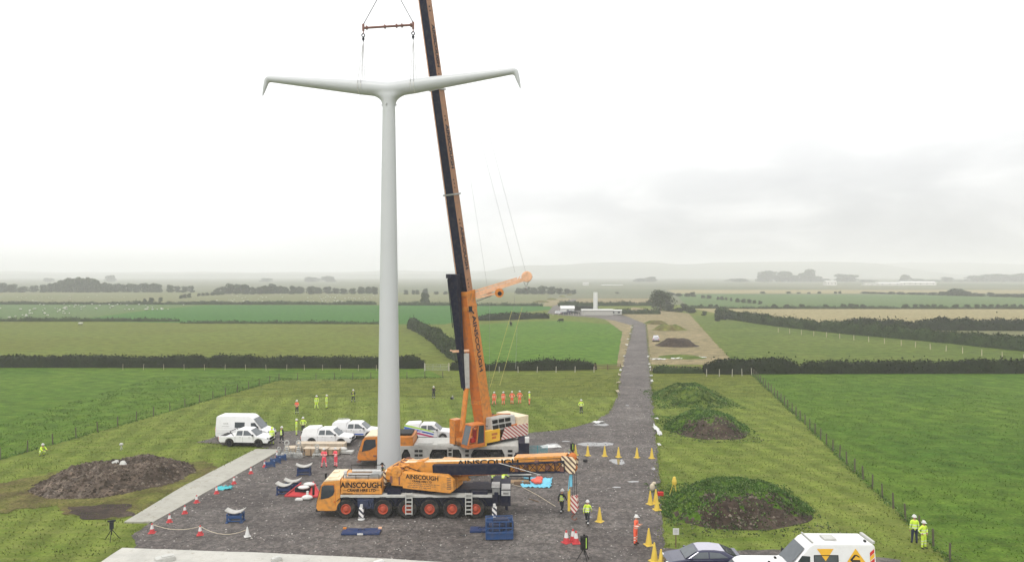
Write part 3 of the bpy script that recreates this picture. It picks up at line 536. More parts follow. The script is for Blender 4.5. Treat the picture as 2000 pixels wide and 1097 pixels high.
# bits of pale sheeting along both edges of the track
def scrap(loc, sx, sy, rz, label, mat='white_mat', group=None, name='sheeting_scrap', cat='sheeting', hh=.16):
    mb = MB(); n = 7; sd = random.random()*90
    vs = [((i/n-.5)*sx*(1+.4*nz(i, j, sd)), (j/n-.5)*sy*(1+.4*nz(i, j, sd+4)), .02+hh*abs(nz(i*.9, j*.9, sd))+hh*.5*abs(nz(i*.4, j*.4, sd+2))) for j in range(n+1) for i in range(n+1)]
    mb.add(vs, [(j*(n+1)+i, j*(n+1)+i+1, (j+1)*(n+1)+i+1, (j+1)*(n+1)+i) for j in range(n) for i in range(n)])
    o = mb.build(name, mat); o.location = loc; o.rotation_euler.z = rz; so = o.modifiers.new('Solid', 'SOLIDIFY'); so.thickness = .02
    return tag(o, label, cat, group)
for x, y in [(1234,640),(1231,652),(1227,663),(1224,674),(1222,684),(1219,697),(1218,706),(1215,716),(1212,724),(1210,733),(1208,748),(1206,765)]:
    scrap(G(x, y), .35, .9, random.gauss(0,.4), 'crumpled pale sheeting scrap on the left edge of the track', 'sand' if random.random() < .5 else 'white_mat', 'pale scraps on the left track edge', hh=.45)
for x, y in [(1266,697),(1268,712),(1270,718),(1272,724),(1272,735),(1273,745)]:
    scrap(G(x, y), .35, .9, random.gauss(0,.4), 'crumpled pale sheeting scrap on the right edge of the track by the rail fence', 'white_mat', 'pale scraps on the right track edge', hh=.45)
scrap(G(1284,842), .5, 4.6, -.06, 'long twisted white sheeting strip on the right edge of the track beside the middle mound', hh=.4)
scrap(G(1283,818), .35, .7, .2, 'small white sheeting corner above the long twisted strip by the track', hh=.2)
scrap(G(1287,868), .3, .8, .1, 'small pale sheeting corner below the long twisted strip by the track', hh=.2)
scrap(G(1168,825), 1.2, 1.0, .5, 'white sheeting on the curved corner where the track meets the mown field', hh=.25)
for x, l in [(1287,'left strip of white sheeting under the low flat hump'),(1325,'middle strip of white sheeting under the low flat hump'),(1365,'right strip of white sheeting beside the low flat hump')]: scrap(G(x, 702-(x-1287)*.05), 3.0, 1.2, 0, l, hh=.25)
scrap(G(1075,872), 2.0, 1.3, .1, 'flat white plastic sheet behind the tip of the lowered boom', hh=.12)
for x, y in [(1270,860),(1250,972),(1225,810)]: pass
# ---------------------------------------------------------------- animals
def sheep():
    mb = MB(); mb.ball((0,0,.58),(.48,.25,.29),0,10,7); mb.ball((.42,0,.66),(.2,.15,.18),0,8,5); mb.tube((.5,0,.72),(.68,0,.62),.09,.055,7,1)
    for s in (1,-1): mb.ball((.54,s*.1,.76),(.03,.07,.025),1,5,4)
    for x in (.28,-.3):
        for s in (1,-1): mb.tube((x,s*.13,.45),(x,s*.13,.22),.045,.03,6,1); mb.tube((x,s*.13,.24),(x+.02,s*.13,0),.03,.025,6,1)
    mb.tube((-.46,0,.66),(-.55,0,.45),.04,.03,6); return mb.build('sheep', ['wool','cloth_dark'], smooth=True)
sh = sheep(); spots = []
for cx, cy, sx, sy, n in [(100,607,60,7,26),(180,600,50,6,18),(300,606,50,6,16),(60,617,60,5,10),(240,597,80,3,12),(420,600,0,0,0),(80,583,80,5,14),(210,583,60,4,8),(480,588,60,4,12),(660,582,50,4,34),(500,580,50,3,10),(620,590,60,2,14)]:
    for _ in range(n): spots.append((random.gauss(cx, sx*.7), random.gauss(cy, sy*.55)))
for i, (x, y) in enumerate(spots):
    y = min(max(y, 576), 624) if x < 160 else min(max(y, 576), 593 if x > 400 else 606)
    o = sh if i == 0 else sh.copy()
    if i: COL.objects.link(o)
    o.location = G(x, y); o.rotation_euler.z = random.random()*6.28; o.scale = (1.0,)*3; tag(o, 'white sheep grazing on the far left pastures', 'sheep', 'sheep on the far left pastures')
o = sh.copy(); COL.objects.link(o); o.location = G(157,635); o.scale = (1.5,1.5,1.2); tag(o, 'lone white sheep on the olive field in front of the thin hedge line', 'sheep')
def cow(loc, rz, label, head):
    mb = MB(); mb.ball((0,0,1.0),(.85,.36,.42),0,12,8); mb.ball((.55,0,1.02),(.42,.33,.42),0,10,7); mb.ball((-.6,0,1.08),(.35,.34,.36),0,10,7)
    hz_ = 1.35 if head else .45; mb.tube((.8,0,1.12),(1.25,0,hz_+.15),.24,.16,9); mb.tube((1.18,0,hz_+.16),(1.6,0,hz_-.1),.16,.09,9)
    for s in (1,-1): mb.ball((1.2,s*.2,hz_+.2),(.05,.14,.05),0,6,4)
    for x, k in ((.55,0),(-.65,1)):
        for s in (1,-1): mb.tube((x,s*.2,.85),(x-.05*k,s*.2,.45),.13,.075,8); mb.tube((x-.05*k,s*.2,.47),(x+.02,s*.2,0),.07,.05,8)
    mb.tube((-.92,0,1.25),(-1.02,0,.55),.04,.03,6); o = mb.build('cow', 'hide', smooth=True); o.location = loc; o.rotation_euler.z = rz; return tag(o, label, 'cow')
cow(G(1096,629.5), R(185), 'black cow grazing side-on at the back of the small bright field', False); cow(G(998,636.5), R(100), 'black cow seen end-on between the hanging ropes in the small bright field', True)
# ---------------------------------------------------------------- far buildings and vehicles
def house(name, loc, w, d, h, rh, rz, label, wall='render_wall', roof='roof_tile', nw=3, cat='building'):
    o = thing(name, label, cat, loc, rz); MB().box(-w/2,w/2,-d/2,d/2,0,h).build('wall', wall, o)
    e = .3; MB().prism([(-d/2-e,h-.05),(0,h+rh),(d/2+e,h-.05)], -w/2-e, w/2+e).build('roof', roof, o).rotation_euler = (0,0,R(90))
    for i in range(nw):
        x = -w/2+(i+.5)*w/nw; MB().box(x-.5,x+.5,-d/2-.04,-d/2+.02,h*.35,h*.75).build('window', 'glass', o)
    return o
house('site_cabin', G(1166,615), 13.5, 4, 2.2, .5, 0, 'long low white site cabin behind the short pylon column', 'grey_paint', 'pale_grey', 0, 'cabin')
house('site_cabin', G(1202,614), 5, 4, 1.9, .3, 0, 'low white cabin at the right end of the long site cabin', 'pale_grey', 'white_mat', 2, 'cabin')
house('white_tent', G(1108,611), 6, 5, 2.2, 1.2, 0, 'white tent roof among the cars on the far site', 'white_mat', 'white_mat', 1, 'tent')
for x, y, w, d, h, l in [(1195,575.5,17,10,1.6,'long pale polytunnel on the far plain right of the short column'),(1621,563,12,10,11,'small white house by a hazy tree at the right horizon'),(1733,563,26,12,7,'low pale farm shed in the haze, left of the pair of bright roofs'),(1772,562,20,12,9,'bright white roofed barn left of its twin in the haze'),(1805,561,24,12,9,'bright white roofed barn, right one of the hazy pair'),(1700,567,14,8,5,'small pale house at the left end of the hazy village'),(1144,566,6,6,7,'small white box building on the far plain above the cattle field')]:
    k_ = (y+2-HY)/22.; house('farm_building', G(x, 557), w*k_, d*k_, h*.5, h*.2, 0, l, 'render_wall', 'white_mat' if ('bright' in l or 'tunnel' in l) else 'grey_paint', 3)
# ---------------------------------------------------------------- the T-shaped pylon
PY = Vector(((759.5-1000)*61.5/F, 61.5, 0)); yaw = R(-6.5)
py = thing('pylon', 'tall pale grey T-shaped pylon with drooping arm tips, slung from the raised crane', 'pylon', PY, yaw)
mb = MB(); mb.lathe((0,0,0), (0,0,1), [(1.03,0),(1.02,.2),(.54,32.3)], 40); mb.build('column', 'pylon_paint', py, smooth=True)
mb = MB(); mb.lathe((0,0,0), (0,0,1), [(1.25,.02),(1.25,.14),(1.04,.14)], 40)
for k in range(24): a = k*math.pi/12; mb.tube((1.15*math.cos(a),1.15*math.sin(a),.1),(1.15*math.cos(a),1.15*math.sin(a),.26),.035,.035,6)
mb.build('base_flange', 'steel', py)
mb = MB(); mb.lathe((0,0,0), (0,0,1), [(0,31.9),(.545,31.9),(.555,33.9),(0,34.0)], 32); rg = [(32.0,.54,.54),(32.5,.57,.55),(32.8,.66,.57),(33.02,.84,.6),(33.2,1.12,.61),(33.36,1.5,.6),(33.5,1.95,.56),(33.85,2.0,.5)]; mb.add([(a*math.cos(t*math.pi/16), b*math.sin(t*math.pi/16), z) for z, a, b in rg for t in range(32)], [(j*32+i, j*32+(i+1) % 32, j*32+32+(i+1) % 32, j*32+32+i) for j in range(7) for i in range(32)]+[tuple(range(31,-1,-1)), tuple(range(224,256))])
for s in (1,-1):
    mb.lathe((0,0,33.78), (s*10.55,0,1.25), [(0,-.1),(.65,0),(.64,2.2),(.29,10.95),(.17,11.1),(0,11.14)], 24)
    mb.lathe((s*10.92,0,35.10), (s*.44,0,-1.55), [(0,-.14),(.17,-.1),(.25,.05),(.21,.7),(.09,1.62),(0,1.7)], 16)
ca = mb.build('cross_arm', 'pylon_paint', py, smooth=True)
rm = ca.modifiers.new('Remesh', 'REMESH'); rm.mode = 'VOXEL'; rm.voxel_size = .055; rm.use_smooth_shade = True; sm = ca.modifiers.new('Smooth', 'SMOOTH'); sm.iterations = 40; sm.factor = .6
mb = MB(); mb.lathe((0,0,0), (0,0,1), [(.547,31.86),(.556,31.86),(.556,31.90),(.547,31.90)], 32)
for a in (.1, 3.0, 1.6, 4.6): mb.M = Matrix.Rotation(a, 4, 'Z'); mb.box(.5,.66,-.06,.06,32.42,32.58)
mb.build('collar', 'pylon_paint', py)
W = Matrix.Translation(PY) @ Matrix.Rotation(yaw, 4, 'Z')
zt = H+(HY-52)*61.5/F; slx = [(704-759.5)*61.5/F*1.0, (809-759.5)*61.5/F]; bx = [(708-759.5)*61.5/F, (808-759.5)*61.5/F]; hook = Vector((0,0,H+(HY+42)*61.5/F))
sb = thing('spreader_beam', 'rust-red horizontal spreader beam hanging above the pylon arms', 'spreader beam', W @ Vector((0,0,zt)), yaw)
mb = MB(); mb.tube((bx[0],0,-.05),(bx[1],0,.05),.10,.10,14); mb.build('beam', 'rust', sb, smooth=False)
for x in (-1.95,-.35,.68,1.15,1.95): mb = MB(); mb.lathe((x,0,x*.022), (1,0,0), [(.10,-.04),(.19,-.04),(.19,.04),(.10,.04)], 14); mb.build('collar', 'rust', sb)
for x in bx:
    mb = MB(); mb.box(x-.09,x+.09,-.07,.07,-.3,.3); mb.tube((x,0,-.3),(x,0,-.55),.05,.05,8); mb.build('end_lug', 'rust', sb, bevel=.01)
    mb = MB(); mb.lathe((x,0,-.68), (0,1,0), [(.10,-.04),(.17,-.04),(.17,.04),(.10,.04),(.10,-.04)], 14); mb.ball((x,0,-.98),(.12,.1,.16)); mb.tube((x,0,-1.1),(x,0,-1.25),.07,.03,8); mb.build('shackle', 'cloth_dark', sb)
for k, (x, b) in enumerate(zip(slx, bx)):
    mb = MB(); zc = 33.78+abs(x)*.118; r = .64
    for dx in (-.14,.14):
        top = Vector((b,0,zt-1.15)); mb.path([top, Vector((x+dx,-r*.95,zc+.2))], .022, 6, 1); mb.path([top, Vector((x+dx,r*.95,zc+.2))], .022, 6, 1)
        pts = [Vector((x+dx, -math.cos(t)*r, zc-math.sin(t)*r+.05)) for t in [i*math.pi/10 for i in range(11)]]; pts = [Vector((x+dx,-r*.95,zc+.2))]+pts+[Vector((x+dx,r*.95,zc+.2))]
        mb.path(pts, .045, 6)
    mb.M = Matrix(); o = mb.build('lifting_sling', ['white_mat','steel'], None); o.location = PY; o.rotation_euler.z = yaw; tag(o, ['white looped sling round the left arm of the pylon','white looped sling round the right arm of the pylon'][k], 'sling')
    mb = MB(); mb.path([Vector((b,0,zt+.25)), hook], .034, 6); mb.tube(Vector((b,0,zt+.25)), Vector((b,0,zt+.25)).lerp(hook,.12), .045, .03, 6); o = mb.build('bridle_rope', 'cloth_dark', None); o.location = PY; o.rotation_euler.z = yaw
    tag(o, ['thin rope from the left end of the spreader beam up towards the hook','thin rope from the right end of the spreader beam up towards the hook'][k], 'rope')
# ---------------------------------------------------------------- crane wheels and helpers
def wheel(parent, loc, r, w, rimm, rr=.58, side=-1, hub=True):
    """tyre with a rim child; axis along y"""
    x, y, z = loc; mb = MB(); mb.lathe((0,0,0), (0,1,0), [(r*rr,-w/2),(r*.9,-w/2),(r*.98,-w*.38),(r,-w*.2),(r,w*.2),(r*.98,w*.38),(r*.9,w/2),(r*rr,w/2)], 28)
    t = mb.build('wheel', 'rubber', parent, smooth=False); t.location = loc
    q = MB(); a = side
    q.lathe((0,0,0), (0,a,0), [(r*rr,w/2-.01),(r*rr*.92,w/2+.01),(r*rr*.88,w/2-.04),(r*rr*.72,w/2-.10),(r*rr*.45,w/2-.05),(r*rr*.42,w/2+.03),(r*.16,w/2+.05),(0,w/2+.05)], 20)
    for k in range(8): c = k*math.pi/4; q.tube((r*rr*.58*math.cos(c),a*(w/2-.09),r*rr*.58*math.sin(c)),(r*rr*.58*math.cos(c),a*(w/2-.05),r*rr*.58*math.sin(c)),.02,.02,5)
    q.lathe((0,0,0), (0,-a,0), [(r*rr,w/2-.02),(r*rr*.6,w/2-.1),(0,w/2-.1)], 16)
    q.build('rim', rimm, t); return t
def ladder(parent, x0, x1, y, z0, z1, mat='pale_grey', n=5, name='ladder'):
    mb = MB(); 
    for x in (x0, x1): mb.box(x-.035,x+.035,y-.05,y+.05,z0,z1)
    for k in range(n): z = z0+.08+(z1-z0-.16)*k/(n-1); mb.box(x0+.035,x1-.035,y-.06,y+.06,z-.03,z+.03)
    return mb.build(name, mat, parent)
# ---------------------------------------------------------------- front crane
c1 = thing('mobile_crane', 'orange six-axle mobile crane in front, its boom lowered towards the right', 'mobile crane', (-14.4,54.1,GZ))
cab = MB(); prof = [(.12,.55),(.0,.78),(.03,1.15),(.36,2.42),(.55,2.72),(1.78,2.84),(1.78,.95),(1.52,.62),(1.35,.55)]
cb = MB(); cb.prism(prof, -1.42, 1.42); cabo = cb.build('cab', 'amber', c1, bevel=.06)
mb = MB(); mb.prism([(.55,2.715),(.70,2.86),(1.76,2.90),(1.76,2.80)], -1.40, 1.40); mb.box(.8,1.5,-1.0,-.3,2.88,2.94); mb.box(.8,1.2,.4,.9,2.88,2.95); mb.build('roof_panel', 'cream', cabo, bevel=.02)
for s in (-1, 1):
    mb = MB(); y = s*1.425
    for (x0, z0), (x1, z1) in []: pass
    mb.prism([(.33,1.42),(.42,2.36),(.62,2.46),(1.30,2.46),(1.36,2.0),(1.24,1.72),(.9,1.52)], y-.012, y+.012); mb.build('side_window', 'glass', cabo)
    mb = MB(); mb.prism([(.24,1.36),(.36,2.44),(.60,2.54),(1.36,2.54),(1.44,2.0),(1.44,.9),(1.40,.9),(1.40,1.98),(1.28,2.5),(.62,2.5),(.39,2.40),(.28,1.36)], y-.008, y+.008, 0); mb.box(1.3,1.42,y-.05,y+.02,1.2,1.3); mb.build('door_trim', 'orange_dark', cabo)
mb = MB(); mb.prism([(.0,1.18),(.32,2.40),(.34,2.40),(.02,1.18)], -1.28, 1.28); wsn = mb.build('windscreen', 'glass', cabo); wsn.location.x = -.02
mb = MB(); mb.box(-.04,.30,-1.40,1.40,.50,.64); mb.box(-.06,.0,-1.2,-.8,.8,1.0); mb.box(-.06,0,.8,1.2,.8,1.0); mb.box(-.12,-.03,-.9,.9,.58,.72); mb.build('bumper', 'black', cabo, bevel=.02)
for s in (-1,1): MB().tube((.2,s*1.45,2.5),(-.1,s*1.75,2.45),.02,.02,6).box(-.16,-.04,s*1.75-.1,s*1.75+.1,1.85,2.45).build('mirror', 'black', cabo)
body = MB().box(1.82,4.85,-1.44,1.44,1.78,2.86,0,(1.82,4.78,-1.42,1.42)).build('engine_housing', 'amber', c1, bevel=.05)
tm = text_mesh('lettering', 'AINSCOUGH', .56, 'black', body, frame((1,0,0),(0,0,1),(3.33,-1.45,2.46)), .014); tm.scale = (.93,1,1)
tm = text_mesh('lettering', 'CRANE HIRE LTD', .27, 'black', body, frame((1,0,0),(0,0,1),(3.33,-1.45,2.09)), .008)
mb = MB(); 
for x in (1.98, 4.32): mb.box(x,x+.35,-1.452,-1.446,2.08,2.10)
mb.box(1.95,2.7,-1.455,-1.446,1.84,1.88); mb.build('rule_marks', 'black', body)
mb = MB(); mb.tube((2.2,-.6,3.0),(4.2,-.6,3.0),.14,.14,12); mb.tube((2.3,.3,3.02),(4.5,.3,3.02),.16,.16,12); mb.box(2.1,4.6,-1.15,-.95,2.86,3.0); mb.box(3.9,4.7,-1.1,.0,2.87,3.1); mb.build('air_tanks', 'steel', body)
mb = MB(); mb.path([(2.0,-1.3,3.2),(4.6,-1.3,3.2)], .025); mb.path([(2.0,1.2,3.25),(4.6,1.2,3.25)], .03)
for x in (2.0,2.9,3.8,4.6): mb.tube((x,-1.3,2.84),(x,-1.3,3.2),.02,.02,5); mb.tube((x,1.2,2.84),(x,1.2,3.25),.02,.02,5)
mb.build('handrail', 'black', body)
mb = MB(); mb.tube((2.02,-.9,2.85),(2.02,-.9,3.35),.11,.13,12); mb.tube((2.02,-.9,3.35),(2.02,-.9,3.42),.06,.06,8); mb.build('exhaust_stack', 'white_mat', body)
mb = MB(); mb.box(1.78,13.2,-1.36,1.36,.88,1.56); mb.box(4.9,13.0,-.9,.9,1.7,2.0); mb.box(5.2,6.2,-1.3,-.6,1.72,1.98); mb.box(11.4,12.6,-1.3,1.3,1.72,1.95)
for x in (2.2,4.92,6.72,8.35,10.0,11.72): mb.tube((x,-1.0,.72),(x,1.0,.72),.12,.12,8)
ch = mb.build('chassis', 'navy', c1, bevel=.02)
mb = MB(); mb.box(1.8,13.15,-1.5,1.5,1.57,1.74); mb.build('deck', 'pale_grey', c1, bevel=.015)
for x in (4.92,6.72,8.35,10.0,11.72,2.2):      # mudguards
  for s in (-1,1):
    mb = MB()
    for a in range(0, 9):
            t0, t1 = R(-4+a*20.5), R(-4+(a+1)*20.5); r0 = .88
            if x == 2.2 and a > 6: continue
            p = [(x+r0*math.cos(t), .72+r0*math.sin(t)) for t in (t0, t1)]; q = [(x+(r0+.035)*math.cos(t), .72+(r0+.035)*math.sin(t)) for t in (t0, t1)]
            if p[0][1] > .85 or p[1][1] > .85: mb.prism([p[0], p[1], q[1], q[0]], min(s*.95, s*1.5), max(s*.95, s*1.5))
    mb.build('mudguard', 'black', c1)
for x in (2.2,4.92,6.72,8.35,10.0,11.72):
    for s in (-1,1): wheel(c1, (x,s*1.24,.71), .71, .46, 'red_rim', .54, s)
ladder(c1, 6.62, 7.08, -1.60, .35, 1.95, n=6); ladder(c1, 11.0, 11.46, -1.60, .35, 1.95, n=6)
mb = MB(); mb.box(3.05,4.25,-1.48,1.48,.72,1.5); mb.box(3.1,3.9,-1.62,-1.45,.9,1.4); mb.path([(3.9,-1.5,1.4),(4.1,-1.6,1.0),(3.8,-1.66,.8)], .04); mb.build('outrigger_box', 'navy_mid', c1, bevel=.02)
def leg(x, y, z0, z1, zfoot):
    mb = MB(); mb.box(x-.17,x+.17,y-.17,y+.17,z0,z1); mb.build('outrigger_leg', 'haz_post', c1, bevel=.01)
    mb = MB(); mb.tube((x,y,z1),(x,y,z1+.22),.12,.10,10); mb.tube((x,y,zfoot),(x,y,z0),.10,.10,10); mb.lathe((x,y,zfoot),(0,0,1),[(.0,-.08),(.26,-.08),(.26,-.02),(.1,.03)],12); mb.build('outrigger_jack', 'white_mat' if y < 0 else 'steel', c1)
leg(3.4,-1.72,.24,.92,.12); leg(3.4,1.72,.24,.92,.12)
mb = MB(); mb.box(12.95,13.6,-1.55,1.55,1.0,2.3); mb.box(13.6,14.3,-1.52,1.52,.95,2.15); mb.box(13.1,13.4,-1.75,-1.5,1.2,2.0); mb.box(13.9,14.1,-1.4,-1.2,.6,.95); mb.box(13.7,13.9,1.1,1.3,.6,.95)
mb.build('rear_outrigger_box', 'navy', c1, bevel=.03)
mb = MB(); mb.box(12.9,13.5,-1.56,-.4,2.305,2.42); mb.box(13.62,14.28,-1.54,-1.50,1.72,2.10); mb.box(13.62,14.28,-1.5,-.2,2.16,2.22); mb.build('locker_lid', 'white_mat', c1, bevel=.01)
mb = MB(); mb.box(13.75,14.15,-1.56,-1.542,1.82,1.96); mb.box(12.95,13.5,-1.57,-1.552,1.8,2.28); mb.build('locker_panel', 'steel', c1)
leg(13.12,-1.88,.30,1.02,.12); leg(13.12,1.88,.30,1.02,.12)
# upperworks, rotated about the turntable
T1 = Matrix.Translation((8.14,0,1.9)) @ Matrix.Rotation(R(-15), 4, 'Z')
def up1(name, mats, fn, parent=None, **k):
    mb = MB(); mb.M = T1.copy(); fn(mb); return mb.build(name, mats, parent or c1, **k)
up1('turntable', 'navy', lambda b: (b.lathe((0,0,-.15),(0,0,1),[(0,0),(1.15,0),(1.15,.3),(0,.3)],28), b.box(-1.6,2.2,-1.1,1.1,.12,.4)))
pnl = up1('side_panel', 'amber', lambda b: b.prism([(-1.5,.22),(-1.55,1.40),(1.95,1.40),(2.42,1.05),(2.50,.34),(2.2,.12)], -1.5, -.95), bevel=.05)
def Tm(x, y, z, xa=(1,0,0), ya=(0,0,1)): return T1 @ frame(xa, ya, (x, y, z))
text_mesh('lettering', 'AINSCOUGH', .44, 'black', pnl, Tm(.05,-1.51,1.12), .012)
text_mesh('lettering', 'CRANE HIRE LTD', .20, 'black', pnl, Tm(.05,-1.51,.83), .006)
def lines(b):
    for z, x0, x1 in ((.66,-1.1,1.2),(.52,-1.0,1.15),(.38,-1.1,.6)):
        x = x0
        while x < x1: w = random.uniform(.08,.3); b.box(x,x+w,-1.508,-1.503,z-.02,z+.02); x += w+.06
    for k in range(7): b.box(1.98,2.3,-1.51,-1.502,.42+.13*k,.47+.13*k)
up1('small_print', 'wood_dark', lines, pnl)
def winch(b):
    b.box(-2.5,-1.55,-1.3,1.3,.3,1.1); b.box(-2.95,-2.4,-1.1,1.1,.5,1.5); b.box(-2.6,-1.6,-1.25,-.7,1.0,1.5); b.box(-2.3,-1.7,-.6,1.2,1.1,1.75)
    b.tube((-2.1,-1.35,1.35),(-2.1,1.35,1.35),.42,.42,18); b.tube((-2.75,-1.25,1.0),(-2.75,1.25,1.0),.32,.32,16); b.tube((-2.1,-1.42,1.35),(-2.1,-1.2,1.35),.16,.16,10)
    b.box(-2.0,-.6,-.95,-.6,1.2,1.5); b.box(-2.6,-1.6,.65,1.25,1.1,1.7); b.tube((-2.4,-1.0,1.6),(-1.2,-.9,1.8),.09,.09,8); b.tube((-1.9,-1.1,1.5),(-1.9,-1.1,2.0),.1,.1,8); b.path([(-2.6,-1.15,1.5),(-2.2,-1.2,1.75),(-1.5,-1.1,1.7)], .05)
up1('winch_frame', 'amber', winch, bevel=.03)
up1('winch_drum', 'rust', lambda b: [b.lathe((-2.1,y,1.35),(0,1,0),[(.43,0),(.5,0),(.5,.05),(.43,.05)],18) for y in (-1.15,-.9,-.3,.3,.9,1.1)]+[b.box(-2.96,-2.2,-1.12,-1.11,.6,.7), b.box(-2.6,-2.4,-1.31,-1.3,.5,1.0), b.box(-1.9,-1.8,-1.31,-1.3,.4,1.0)])
up1('counterweight', 'haz_head', lambda b: b.box(-3.15,-2.96,-1.35,1.35,.25,1.3), bevel=.02)
up1('crane_cab', 'amber', lambda b: (b.box(.6,2.3,.75,1.75,.25,1.9), b.box(1.2,2.4,-.4,.9,.2,1.0)), bevel=.04)
def slopes(b): b.beam((-2.2,0,1.75),(1.2,0,1.9),(0,1,0),.5,.5)
a5 = R(5.3); B0 = Vector((-2.35,0,1.30)); bd = Vector((math.cos(a5),0,math.sin(a5))); Lb = 13.4
def boomf(b):
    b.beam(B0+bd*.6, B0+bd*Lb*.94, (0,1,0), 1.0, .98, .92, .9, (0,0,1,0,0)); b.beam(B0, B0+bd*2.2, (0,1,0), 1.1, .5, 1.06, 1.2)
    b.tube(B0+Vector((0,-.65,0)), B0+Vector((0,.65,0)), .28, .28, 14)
bm1 = up1('boom', ['amber','cream'], boomf, bevel=.03)  # cream top face: sky glare on the amber paint, put into the colour
n1 = Vector((-math.sin(a5),0,math.cos(a5)))
lt = B0+bd*7.2+n1*.33+Vector((0,-.482,0)); text_mesh('lettering', 'AINSCOUGH', .52, 'black', bm1, T1 @ frame(bd, n1, lt), .015).scale = (1.55,1,1)
def cyl_(b):
    b.tube((.7,0,.3), (3.0,0,.95), .22, .22, 16); b.lathe((3.0,0,.95), (2.3,0,.65), [(.24,0),(.29,.02),(.29,.18),(.15,.2)], 16)
up1('lift_cylinder', 'amber', cyl_, smooth=False); up1('lift_rod', 'steel', lambda b: (b.tube((3.05,0,.97),(4.3,0,1.34),.13,.13,12)))
up1('boom_bracket', 'orange_dark', lambda b: b.beam(B0+bd*5.0-n1*.55, B0+bd*8.2-n1*.50, (0,1,0), .7, .2), bevel=.02)
# folded jib in front of the boom: solid box section then open lattice
J0 = B0+bd*3.05+Vector((0,-.82,0))-n1*.0; J1 = B0+bd*8.9+Vector((0,-.80,0))-n1*.06; J2 = B0+bd*12.9+Vector((0,-.74,0))-n1*.04
def jibf(b):
    b.beam(J0, J1, (0,1,0), .42, .74, .40, .70)
    co = []
    for i, k in ((1,1),(1,-1),(-1,-1),(-1,1)):
        p, q = J1+Vector((0,i*.18,0))+n1*k*.32, J2+Vector((0,i*.14,0))+n1*k*.36; b.tube(p, q, .05, .045, 6); co.append((p, q))
    for c in range(4):
        (p, q), (r, s) = co[c], co[(c+1) % 4]
        for t in range(6): u0, u1 = t/6, (t+1)/6; b.tube(p.lerp(q, u0), r.lerp(s, u1), .025, .025, 5); b.tube(r.lerp(s, u1), p.lerp(q, u1), .022, .022, 5)
jb = up1('fly_jib', 'navy', jibf, bevel=0)
up1('jib_diagonal', 'steel', lambda b: b.path([B0+bd*8.2+Vector((0,-1.06,0))+n1*.42, B0+bd*11.2+Vector((0,-1.06,0))-n1*.5], .03))
up1('jib_tackle', 'rust', lambda b: [b.box(*(lambda c: (c.x-.14,c.x+.14,-.75,-.5,c.z-.16,c.z+.16))(B0+bd*x+n1*z)) for x, z in ((10.1,.1),(10.9,.25),(11.7,-.1),(12.3,.2),(9.4,-.15),(12.7,-.25))], bevel=.01)
up1('boom_edge', 'amber', lambda b: (b.beam(B0+bd*9.2+n1*.57, B0+bd*Lb*.97+n1*.60, (0,1,0), 1.02, .14), b.path([B0+bd*.9+n1*.6+Vector((0,-.3,0)), B0+bd*9+n1*.6+Vector((0,-.3,0))], .03)), bevel=.01)
def headf(b):
    e = B0+bd*Lb
    for y in (-.52, .42): b.prism([(e.x-.75,e.z+.62),(e.x+.1,e.z+.55),(e.x+.32,e.z+.2),(e.x+.22,e.z-.62),(e.x-.25,e.z-.6),(e.x-.75,e.z-.3)], y, y+.08)
    for dx, dz in ((-.1,.35),(.1,-.35)): b.tube((e.x+dx,-.62,e.z+dz),(e.x+dx,.62,e.z+dz),.07,.07,8)
up1('hydraulic_hoses', 'black', lambda b: [b.path([(x0,-.62,z0),(x0+.5,-.98,z0+.25),(x0+1.2,-.95,z0+.05),(x0+1.9,-.7,z0-.2)], .028, 5) for x0, z0 in ((-1.9,1.45),(-1.6,1.35),(-2.2,1.25),(.2,.75),(.5,.65))])
hd = up1('boom_head', 'haz_head', headf, bevel=.01)
up1('sheaves', 'orange_dark', lambda b: [b.lathe((B0.x+bd.x*Lb-.08,y,B0.z+bd.z*Lb+.38),(0,1,0),[(.0,0),(.26,0),(.3,.04),(.22,.06),(.3,.08),(.26,.12),(0,.12)],18) for y in (-.38,-.14,.1,.3)]+[b.lathe((B0.x+bd.x*Lb+.08,y,B0.z+bd.z*Lb-.38),(0,1,0),[(.0,0),(.2,0),(.2,.1),(0,.1)],16) for y in (-.3,0,.25)], hd)
tipw = Matrix.Translation(c1.location) @ T1 @ (B0+bd*Lb+Vector((.12,-.1,-.55)))
hk = G(1118,1010); hz0 = H-(1008-HY)*tipw.y/F
hb = thing('hook_block', 'red and white striped hook block hanging from the lowered boom', 'hook block', (tipw.x,tipw.y,hz0), R(-20))
mb = MB(); 
for y in (-.16,.11): mb.prism([(-.26,1.45),(.22,1.55),(.30,.60),(.1,.30),(-.1,.30),(-.32,.7)], y, y+.05)
mb.build('side_plates', 'haz_red', hb)
mb = MB(); mb.lathe((0,-.08,1.0),(0,1,0),[(0,0),(.22,0),(.27,.05),(.2,.08),(.27,.11),(.22,.16),(0,.16)],18); mb.build('sheave', 'rust', hb)
mb = MB(); mb.tube((0,0,.32),(0,0,.12),.09,.07,10); mb.path([(0,0,.14),(-.13,0,.06),(-.19,0,-.06),(-.14,0,-.19),(0,0,-.24),(.14,0,-.19),(.17,0,-.06)], .05, 8); mb.build('hook', 'rust', hb)
mb = MB(); L0 = Vector((tipw.x,tipw.y,hz0))
for dx, dy in ((-.14,-.05),(.14,.05),(.0,.0)): mb.path([tipw+Vector((dx,dy,0)), L0+Vector((dx*1.2,dy,1.3))], .016, 5)
tag(mb.build('hoist_rope', 'cloth_dark'), 'dark hoist ropes between the lowered boom tip and its hook block', 'rope')
